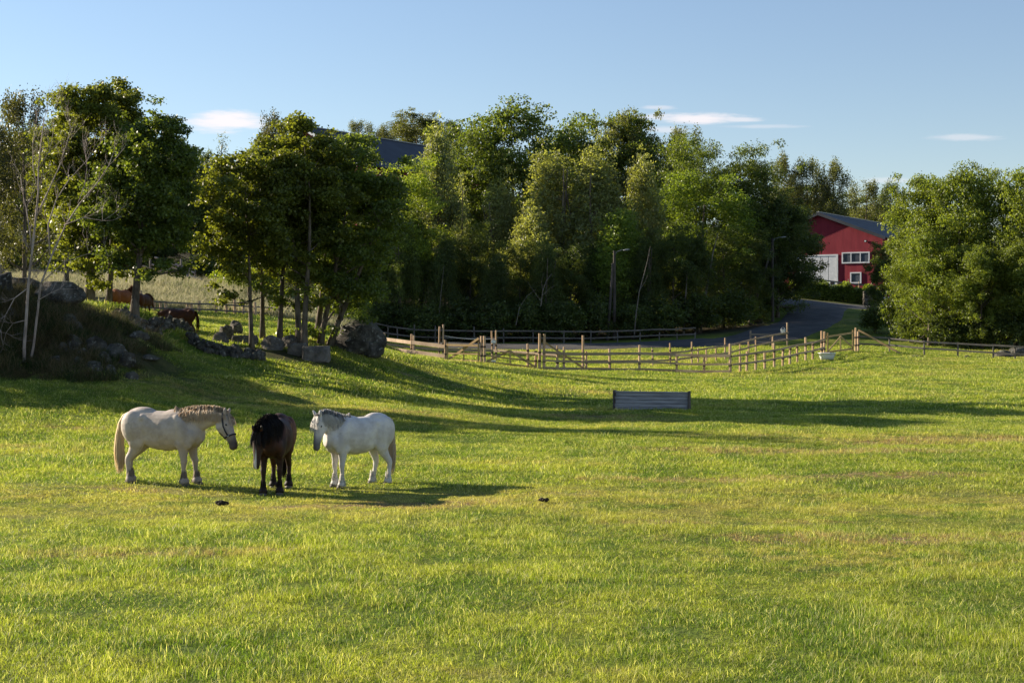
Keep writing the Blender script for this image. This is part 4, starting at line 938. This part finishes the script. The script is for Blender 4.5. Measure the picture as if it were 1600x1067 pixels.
def window(x0,x1,y0,y1,panes):
    a_,b_=wall_x(x0),wall_x(x1); t_,u_=wz(y0,a_),wz(y1,a_); fw=.16; m=MB()
    m.box(((a_+b_)/2,-.06,t_-fw/2),(b_-a_,.09,fw)); m.box(((a_+b_)/2,-.06,u_+fw/2),(b_-a_,.09,fw))
    for x in [a_+fw/2,b_-fw/2]: m.box((x,-.06,(t_+u_)/2),(fw,.09,t_-u_-2*fw))
    for i in range(1,panes): m.box((a_+(b_-a_)*i/panes,-.06,(t_+u_)/2),(fw*.7,.08,t_-u_-2*fw))
    f_=m.build('window_frame',MWPAINT,rb); m=MB(); m.box(((a_+b_)/2,-.02,(t_+u_)/2),(b_-a_-.1,.02,t_-u_-.1)); m.build('glass',MGLASS,f_)
window(1315.5,1359,394.5,412,3); window(1328.5,1346,425.5,443,1)
xw=wall_x(1353.5); m=MB(); m.box((xw,-.22,wz(377,xw)),(.34,.34,.26)); lp=m.build('wall_lamp',MBLACK,rb); m=MB(); m.box((xw,-.40,wz(377,xw)),(.22,.02,.16)); m.build('lamp_glass',MWHITE,lp)
m=MB(); sl=3.25/8.4
for s in (-1,1): m.beam((0.02*s,-.53,H1-.08),(s*8.9,-.53,H1-sl*8.9-.08),.04,.28)
m.build('bargeboard',MROOF,rb)
g2=Vector((.83,-.557))
b2,H2,e2=barn('hillside_barn','dark roofed red barn half hidden on the hill behind the middle maples',(478,200,150),g2,None,7.0,4.1,13.5,27)
m=MB(); sl=4.1/7.0
for s in (-1,1): m.beam((.02*s,-.56,H2-.02),(s*7.5,-.56,H2-sl*7.5-.02),.05,.34)
m.build('bargeboard',MWPAINT,b2)
# hedge
hx=MB(); r3=np.random.default_rng(5); N=26000; A_,B_=np.array([(1236-800)*163/F,163.]),np.array([(1376-800)*161/F,161.]); t=r3.random(N)
hh=1.75+.28*np.sin(t*23)+.2*np.sin(t*51+1); dp=r3.uniform(-.9,.9,N); zz_=np.clip(r3.random(N)**.6,0,1)*hh; edge=r3.random(N)<.5; dp=np.where(edge,np.sign(dp)*r3.uniform(.7,.95,N),dp); 
xy=A_[None]*(1-t[:,None])+B_[None]*t[:,None]; xy[:,1]+=dp; gzv=gz(xy[:,0],xy[:,1]); c=np.c_[xy,gzv+zz_]+r3.normal(size=(N,3))*.09; org=np.array([A_[0],A_[1],0]); 
hm=leaf_mesh('hedge_leaves',c-org,np.c_[r3.normal(size=N)*.6,np.sign(dp)*.5,r3.normal(size=N)*.5+.5],.24*r3.uniform(.6,1.3,N),r3.random(N),MLEAF,.7)
o=link('hedge',hm); o.location=org; o.color=(.12,.16,.03,1); tag(o,'clipped leafy hedge between the farm road and the red barn','hedge')
# gabion pillar and white fence bits
p=at(1355,158.5); m=MB(); 
for i in range(60):
    m.ell((random.uniform(-.42,.42),random.uniform(-.35,.1),random.uniform(.1,1.55)),(.16,.14,.13),Euler((random.random()*3,random.random()*3,0)).to_matrix(),7,5)
m.box((0,0,.82),(.82,.5,1.6)); o=m.build('stone_pillar',MROCK); o.location=p; tag(o,'grey rubble stone pillar at the right end of the hedge','pillar')
m=MB()
for i in range(6): m.box((i*1.1,0,.45),(.12,.12,1.1))
p=at(1362,164); o=None
root=thing('white_fence','low white fence glimpsed behind the bushes right of the stone pillar','fence',p,0)
for i in range(4): m=MB(); m.box((i*1.3,0,.6),(.14,.14,1.6)); m.build('post',MWPAINT,root)
for z in (.7,1.2): m=MB(); m.box((1.95,-.1,z),(4.1,.05,.2)); m.build('rail',MWPAINT,root)
# ---------------------------------------------------------------- horses
def coat_mat(name, base, base2, dark, patch=None, rough=.6):
    m=NT(name); o=m.objc(); c=m.mix(m.ramp(m.noise(o,2.6,5,.65),.35,.65),base,base2)
    if patch: c=m.mix(m.math('MULTIPLY',m.ramp(m.noise(m.scale(o,1,1,1),3.6,4,.7),.56,.70),m.attr('patch')),c,patch)
    c=m.mix(m.attr('dark'),c,dark); c=m.mix(m.attr('blaze'),c,(.62,.58,.54))
    b=m.bump(m.math('ADD',m.noise(m.scale(o,3,3,9),14,3),m.math('MULTIPLY',m.noise(o,7,3),2.0)),.28,.012)
    return m.bsdf(c,rough,b,.25)
def hair_mat(name,a,b_):
    m=NT(name); c=m.mix(m.attr('tint'),a,b_); return m.bsdf(c,.45,None,.4,trans=.58)
def loft(m, secs, n=18):
    v=[];f=[]
    for c,u,a,s,b in secs:
        for k in range(n):
            t=2*math.pi*k/n; v.append(Vector(c)+u*a*math.cos(t)+s*b*math.sin(t))
    N=len(secs)
    for i in range(N-1):
        for k in range(n): f.append((i*n+k,i*n+(k+1)%n,(i+1)*n+(k+1)%n,(i+1)*n+k))
    f+=[tuple(range(n-1,-1,-1)),tuple((N-1)*n+k for k in range(n))]; m.add(v,f)
def limb(m,P,n=12):
    secs=[]
    for i,(x,y,z,a,b) in enumerate(P):
        p0=Vector(P[max(i-1,0)][:3]); p1=Vector(P[min(i+1,len(P)-1)][:3]); t=(p1-p0).normalized(); s=Vector((0,1,0)); u=t.cross(s).normalized()
        secs.append((Vector((x,y,z)),u,a,s,b))
    loft(m,secs,n)
def remeshed(m,name,mat,voxel,smooth):
    me=m.mesh(name,mat); o=bpy.data.objects.new('tmp',me); sc.collection.objects.link(o)
    r=o.modifiers.new('r','REMESH'); r.mode='VOXEL'; r.voxel_size=voxel; s=o.modifiers.new('s','SMOOTH'); s.factor=.5; s.iterations=smooth
    dg=bpy.context.evaluated_depsgraph_get(); out=bpy.data.meshes.new_from_object(o.evaluated_get(dg)); bpy.data.objects.remove(o)
    out.name=name; out.materials.clear(); out.materials.append(mat); out.polygons.foreach_set('use_smooth',[True]*len(out.polygons)); return out
def strands(name, items, mat, parent, w=.009):
    """items: list of point lists; each becomes a thin flattened lock of hair"""
    v=[];f=[];tt=[]; r=random.Random(len(items))
    for P in items:
        P=[Vector(p) for p in P]; N=len(P); b=len(v); t=r.random(); ang=r.uniform(0,3.14)
        for i,p in enumerate(P):
            d=(P[min(i+1,N-1)]-P[max(i-1,0)]).normalized(); a=d.orthogonal().normalized(); a=(Matrix.Rotation(ang,3,d)@a); c=d.cross(a); k=w*(1-.8*(i/(N-1))**2)
            v+= [p+a*k, p-a*k*.5+c*k*.7, p-a*k*.5-c*k*.7]; tt+=[t]*3
        for i in range(N-1):
            for k in range(3): f.append((b+i*3+k,b+i*3+(k+1)%3,b+i*3+3+(k+1)%3,b+i*3+3+k))
    me=bpy.data.meshes.new(name); me.from_pydata([tuple(q) for q in v],[],f); me.materials.append(mat)
    a=me.attributes.new('tint','FLOAT','POINT'); a.data.foreach_set('value',tt); me.polygons.foreach_set('use_smooth',[True]*len(f)); me.update()
    return link(name,me,parent)
TORSO=[(-.715,1.04,.10,.07),(-.66,1.05,.19,.15),(-.56,1.06,.27,.22),(-.42,1.06,.305,.245),(-.27,1.045,.295,.235),(-.12,.98,.325,.285),(.06,.945,.355,.315),(.22,.965,.355,.295),(.38,.98,.35,.235),(.52,.955,.30,.195),(.65,.92,.215,.15),(.725,.89,.11,.09)]
def horse(label, loc, yaw, scale, neck, nosedir, coat, hairs, dorsal_hint=(1,0,.6), legs=(0,0,0,0), mane_side=-1, mane_len=.2, mane_n=220, hoofcol=None, blaze=False, halter=False, patch=.6, lowres=False, tail_dir=-1, both=False, legdark=.5, forelock=.2, lean=(0,0,0,0), name='horse', xs=1.0, tailx=0, featherw=1.0, spread=0, taper_tail=True):
    """legs: forward shift of the feet: right fore, left fore, right hind, left hind (metres)"""
    root=thing(name,label,'horse',loc,yaw,None); root.scale=(scale*xs,scale,scale); m=MB(); X=Vector((1,0,0)); Yv=Vector((0,1,0)); Z=Vector((0,0,1))
    loft(m,[(Vector((x,0,z)),Z,a,Yv,b) for x,z,a,b in TORSO],22)
    # belly, haunch, shoulder and chest muscles
    m.ell((.02,0,.86),(.42,.285,.255)); 
    for s in (-1,1):
        m.ell((-.46,s*.145,1.0),(.225,.155,.31),Matrix.Rotation(R(-12),3,'Y')); m.ell((-.41,s*.155,.80),(.155,.105,.20)); m.ell((-.30,s*.17,1.17),(.09,.07,.08)); m.ell((.42,s*.165,.95),(.135,.10,.33),Matrix.Rotation(R(-24),3,'Y')); m.ell((.55,s*.13,.86),(.12,.10,.15)); m.ell((.40,s*.15,.76),(.12,.085,.14))
    m.ell((.24,0,1.24),(.24,.09,.10)); m.ell((-.36,0,1.26),(.24,.15,.11))
    # neck
    NK=[Vector(p[:3]) for p in neck]; secs=[]
    for i,(x,y,z,a,b) in enumerate(neck):
        t=(NK[min(i+1,len(NK)-1)]-NK[max(i-1,0)]).normalized(); s=Z.cross(t).normalized(); u=t.cross(s).normalized(); secs.append((NK[i],u,a,s,b))
    m0=secs[0]; loft(m,[(m0[0]-Vector((.22,0,.04)),m0[1],m0[2]*.8,m0[3],m0[4]*.8)]+secs,18)
    poll=NK[-1]; nd=Vector(nosedir).normalized(); dh=Vector(dorsal_hint); sd_=nd.cross(dh).normalized(); up=sd_.cross(nd).normalized()
    if sd_.y<0 and abs(sd_.y)>.2: sd_=-sd_
    hs=1.04
    def H(s,d,w=0): return poll+(nd*s+up*d+sd_*w)*hs
    HS=[(-.05,.0,.075,.07),(.0,.005,.105,.088),(.08,-.005,.130,.097),(.17,-.018,.137,.095),(.26,-.012,.115,.082),(.35,-.002,.090,.064),(.43,.002,.076,.056),(.50,.0,.070,.056),(.55,-.005,.062,.052),(.59,-.012,.038,.036)]
    loft(m,[(H(s,d),up,a*hs,sd_,b*hs) for s,d,a,b in HS],18)
    rotH=Matrix((nd,sd_,up)).transposed()
    for s in(-1,1):
        m.ell(H(.15,-.06,s*.05),(.115,.052,.098),rotH); m.ell(H(.165,.045,s*.07),(.035,.022,.025),rotH)
        e=H(-.02,.075,s*.055); tip=H(-.115,.15,s*.085); limb_=[]; m.tube([e,e.lerp(tip,.35),e.lerp(tip,.75),tip],[.028,.036,.024,.006],8)
    m.ell(H(.53,-.055,0),(.05,.04,.03),rotH)
    # legs
    feet=[]
    for i,(s,front) in enumerate(((-1,True),(1,True),(-1,False),(1,False))):
        fx=legs[i]; y=s*(.145+spread); yf=s*(.135+spread)
        if front:
            P=[(.46,y,.90,.15,.10),(.435+fx*.15,y,.74,.118,.085),(.43+fx*.35,yf,.60,.083,.066),(.435+fx*.55,yf,.49,.062,.054),(.445+fx*.7,yf,.425,.058,.054),(.44+fx*.75,yf,.375,.049,.046),(.435+fx*.85,yf,.28,.038,.036),(.435+fx*.95,yf,.19,.041,.039),(.44+fx,yf,.145,.054,.05),(.445+fx,yf,.10,.058*featherw,.055*featherw),(.462+fx,yf,.055,.062*featherw,.06*featherw),(.47+fx,yf,.03,.062,.06)]
            hx=.475+fx
        else:
            P=[(-.42,y,.95,.20,.13),(-.40+fx*.1,y,.78,.155,.105),(-.44+fx*.25,yf,.64,.108,.078),(-.505+fx*.5,yf,.54,.075,.058),(-.56+fx*.7,yf,.46,.065,.052),(-.575+fx*.78,yf,.41,.056,.047),(-.565+fx*.85,yf,.30,.043,.038),(-.555+fx*.95,yf,.20,.045,.04),(-.545+fx,yf,.15,.056,.051),(-.535+fx,yf,.10,.06*featherw,.057*featherw),(-.515+fx,yf,.055,.064*featherw,.062*featherw),(-.505+fx,yf,.03,.062,.06)]
            hx=-.50+fx
        limb(m,P,14); feet.append((hx,yf))
    me=remeshed(m,'body',coat,.015 if not lowres else .03,5 if not lowres else 3)
    n=len(me.vertices); V=np.empty(n*3,np.float32); me.vertices.foreach_get('co',V); V=V.reshape(-1,3)
    mz=np.array(H(.53,-.01)); dm=np.linalg.norm(V-mz,axis=1); dark=np.clip(1.5-dm/.17,0,1)*.92
    lower=np.clip((.42-V[:,2])/.30,0,1)*(V[:,2]<.5)*(dm>.25); dark=np.maximum(dark,lower*legdark)
    pt=np.clip((V[:,2]-.7)*2,0,1)*patch*np.clip(np.abs(V[:,0]+.1)*2+.2,0,1)
    q=(V-np.array(poll))/hs; sN=q@np.array(nd); dN=q@np.array(up); wN=q@np.array(sd_)
    bl=((sN>.10)&(sN<.62)&(dN>.0)).astype(float)*np.clip((.006+.018*np.clip((sN-.25)*4,0,1)-np.abs(wN))/.010,0,1)*np.clip((sN-.10)/.05,0,1) if blaze else np.zeros(n)
    if blaze: dark=dark*(1-np.clip(bl*2,0,1))*.8; 
    if blaze or legdark>.3: dark=np.maximum(dark,np.clip((-sN-.03)/.03,0,1)*(dN>.09)*(.9 if blaze else .35))
    for nm,val in (('dark',dark),('patch',pt),('blaze',bl)):
        a=me.attributes.new(nm,'FLOAT','POINT'); a.data.foreach_set('value',val.astype(np.float32))
    link('body',me,root)
    for hx,hy in feet:
        h=MB(); h.tube([(hx+.012,hy,-.03),(hx+.004,hy,.02),(hx-.012,hy,.062)],[.070,.066,.054],14); h.build('hoof',MHOOF if hoofcol is None else hoofcol,root,True)
    if lowres and not hairs: return root
    rr=random.Random(int(abs(loc[0])*100)+3)
    for s in (-1,1):
        e=MB(); e.ell(H(.165,.045,s*.082),(.022,.013,.016),rotH,10,8); e.build('eye',MEYE,root,True)
    # mane
    items=[]; crest=[]; 
    for i,(c,u,a,s_,b) in enumerate(secs): crest.append((c+u*a*.93,u,s_,(b)))
    crest.insert(0,(Vector((.22,0,1.335)),Z,Yv,.07)); crest.append((H(-.03,.085),up,sd_,.05))
    def cr(t):
        k=t*(len(crest)-1); i=min(int(k),len(crest)-2); f=k-i; A0,B0=crest[i],crest[i+1]; return A0[0].lerp(B0[0],f),A0[1].lerp(B0[1],f).normalized(),A0[2].lerp(B0[2],f).normalized(),A0[3]*(1-f)+B0[3]*f
    for k in range(int(mane_n*2)):
        t=rr.uniform(.02,1); c,u,s_,b=cr(t); sd2=mane_side if (not both or rr.random()<.6) else -mane_side
        L=mane_len*rr.uniform(.55,1.25)*(.55+.45*math.sin(math.pi*min(1,t*.8+.15))); o_=s_*sd2; sw=rr.uniform(-.05,.05)
        p0=c+s_*rr.uniform(-.02,.02)-u*.02; p1=p0+u*rr.uniform(.035,.085)+o_*rr.uniform(.0,.05); p2=c+o_*(b*.75+.03)-Z*L*.35+X*sw*.5; p3=c+o_*(b*1.03+.03)-Z*L*.75+X*sw; p4=c+o_*(b*1.05+.02+rr.uniform(0,.03))-Z*L*1.05+X*sw*1.4
        items.append([p0,p1,p2,p3,p4])
    strands('mane',items,hairs[0],root,.0065)
    items=[]
    for k in range(110):
        a_=rr.uniform(-.055,.055); p0=H(-.05,.085,a_*.5); p1=H(.0,.125,a_); L=forelock*rr.uniform(.6,1.2); items.append([p0,p1,H(L*.5,.14,a_*1.4+rr.uniform(-.02,.02)),H(L,.125,a_*1.9+rr.uniform(-.02,.02))])
    strands('forelock',items,hairs[0],root,.0065)
    # tail
    items=[]
    for k in range(420 if not lowres else 60):
        a_=rr.uniform(0,6.28); q=math.sqrt(rr.random()); dx,dy=math.cos(a_)*q,math.sin(a_)*q; L=rr.uniform(.72,1.0); zb=1.24-(1.24-.16)*L
        items.append([(-.60+dx*.015,dy*.02,1.27),(-.70+dx*.03,dy*.03,1.22),(-.765+tailx*.6+dx*.05,dy*.05,1.08),(-.80+tailx+dx*.07,dy*.065,.85),(-.81+tailx+dx*.085,dy*.085,.60),(-.80+tailx+dx*.085+.0,dy*.09,(.6+zb)/2),(-.79+tailx+dx*.05+rr.uniform(-.02,.02),dy*.06,zb)])
    strands('tail',items,hairs[1],root,.010)
    # fetlock feather
    if featherw>1.02:
        for i,(hx,hy) in enumerate(feet):
            items=[]; x0=hx-.03
            for k in range(60):
                a_=rr.uniform(0,6.28); bk=-.022 if math.cos(a_)<0 else .004; ca,sa=math.cos(a_),math.sin(a_)
                items.append([(x0+ca*.036,hy+sa*.036,rr.uniform(.15,.27)),(x0+ca*.055+bk*.4,hy+sa*.052,rr.uniform(.10,.14)),(x0+ca*.066+bk,hy+sa*.062,rr.uniform(.015,.07))])
            strands('feather',items,hairs[2],root,.007)
    if halter:
        h=MB()
        def ring(s,k=1.06,tilt=0,r=.011):
            i=min(range(len(HS)),key=lambda j:abs(HS[j][0]-s)); _,d,a,b=HS[i]; P=[H(s,d+a*k*math.cos(t),b*k*math.sin(t)) for t in np.linspace(0,2*math.pi,25)]; h.tube(P,r,6,cap=False)
        ring(.35,1.10,0,.013); 
        for s in(-1,1):
            h.tube([H(.35,-.0,s*.073),H(.27,-.005,s*.094),H(.17,-.0,s*.107),H(.06,.03,s*.108),H(-.03,.06,s*.09),H(-.055,.09,s*.03)],.0115,6); h.tube([H(.35,-.085,s*.03),H(.25,-.13,s*.03),H(.13,-.135,s*.03)],.010,6)
        h.build('halter',MHALTER,root,True); rg=MB()
        for s in(-1,1): rg.ell(H(.35,-.0,s*.078),(.02,.008,.02),rotH,10,6)
        rg.build('buckle',MGALV,root,True)
    return root
MHOOF=plain('hoof_horn',(.05,.042,.036),(.14,.12,.10),20,.6,.1); MEYE=plain('eye_gloss',(.008,.007,.006),(.012,.01,.01),5,.08,0,spec=.9); MHALTER=plain('halter_webbing',(.012,.014,.022),(.03,.032,.045),20,.6,.2)
GREYC=coat_mat('dun_white_coat',(.39,.32,.26),(.55,.47,.40),(.07,.055,.05),(.23,.185,.165))
WHITEC=coat_mat('white_coat',(.50,.46,.43),(.70,.66,.62),(.11,.10,.10),(.27,.25,.25))
BROWNC=coat_mat('dark_bay_coat',(.024,.011,.008),(.058,.020,.010),(.008,.006,.006),None)
CHEST=coat_mat('chestnut_coat',(.24,.075,.024),(.32,.11,.035),(.16,.05,.015),None); DBAY=coat_mat('deep_brown_coat',(.055,.020,.011),(.085,.028,.014),(.03,.012,.008),None)
HTAN=hair_mat('tan_hair',(.80,.62,.43),(.95,.83,.66)); HGOLD=hair_mat('cream_tail_hair',(.82,.66,.42),(.95,.85,.64)); HWH=hair_mat('white_hair',(.84,.80,.74),(.95,.93,.90)); HBLK=hair_mat('black_hair',(.010,.008,.008),(.035,.024,.02)); HGR=hair_mat('grey_brown_hair',(.30,.23,.19),(.50,.42,.36)); HBR=hair_mat('brown_hair',(.10,.035,.015),(.17,.06,.025))
# left: cream grey, halter, head lowered to the right
horse('cream grey horse with dark halter and long pale tail, facing right', at(255,25.75)-Vector((0,0,.01)), R(-15), 1.02,
  [(.44,0,1.07,.275,.16),(.62,0,1.155,.225,.13),(.80,-.01,1.20,.18,.105),(.97,-.02,1.225,.145,.092),(1.08,-.03,1.215,.12,.085)],(.42,-.10,-.90),GREYC,(HTAN,HGOLD,HGR),dorsal_hint=(1,0,.5),
  legs=(0,.10,.0,-.13),mane_side=-1,mane_len=.21,mane_n=300,xs=1.08,halter=True,legdark=.5,forelock=.2,featherw=1.35,patch=.8)
# middle: dark bay facing the camera, head low
horse('dark brown horse with black mane and white blaze, facing the viewer with head low', at(431,25.0)-Vector((0,0,.01)), R(-90), 1.0,
  [(.44,0,1.08,.28,.18),(.62,-.02,1.15,.235,.15),(.78,-.055,1.175,.19,.12),(.90,-.09,1.16,.15,.10),(.97,-.12,1.12,.12,.09)],(.20,-.05,-.97),BROWNC,(HBLK,HBLK,HBLK),dorsal_hint=(1,-.15,.2),
  legs=(.05,-.03,.0,-.06),mane_side=1,both=True,mane_len=.36,mane_n=420,blaze=True,legdark=.95,forelock=.24,featherw=1.35,patch=0)
# right: white, facing left
horse('white horse with grey muzzle and no halter, facing left', at(561,26.0)-Vector((0,0,.01)), R(180+36), .97,
  [(.44,0,1.08,.275,.16),(.58,.01,1.17,.225,.13),(.70,.02,1.25,.18,.108),(.78,.03,1.30,.145,.095),(.83,.04,1.315,.12,.088)],(.26,.16,-.95),WHITEC,(HWH,HTAN,HWH),dorsal_hint=(1,.35,.3),
  legs=(0,0,.16,-.02),mane_side=1,mane_len=.26,mane_n=260,tailx=.09,legdark=.20,forelock=.26,featherw=1.12,patch=.7)
horse('bright chestnut horse with raised head behind the leaning maple trunk', at(190,62.5)-Vector((0,0,.0)), R(58), .86,
  [(.44,0,1.08,.27,.16),(.58,0,1.2,.21,.12),(.68,0,1.34,.16,.10),(.74,0,1.44,.125,.085)],(.8,0,-.6),CHEST,(HBR,HBR,HBR),dorsal_hint=(.3,0,1),legs=(0,0,0,0),mane_n=60,lowres=True,legdark=.3,patch=0)
horse('shaggy brown horse half hidden right of the leaning maple trunk', at(224,65), R(75), .80,
  [(.44,0,1.08,.27,.16),(.6,0,1.12,.21,.12),(.75,0,1.12,.16,.10),(.84,0,1.08,.125,.085)],(.5,0,-.8),DBAY,(HBR,HBR,HBR),legs=(0,0,0,0),mane_n=60,lowres=True,legdark=.3,patch=0)
horse('dark brown horse with lowered head facing left behind the low mossy wall', at(281,58), R(183), .90,
  [(.44,0,1.05,.26,.16),(.62,0,1.10,.21,.12),(.78,0,1.10,.16,.10),(.90,0,1.06,.125,.085)],(.45,0,-.85),DBAY,(HBR,HBR,HBR),legs=(0,.1,0,-.12),mane_n=80,lowres=True,legdark=.4,patch=0)
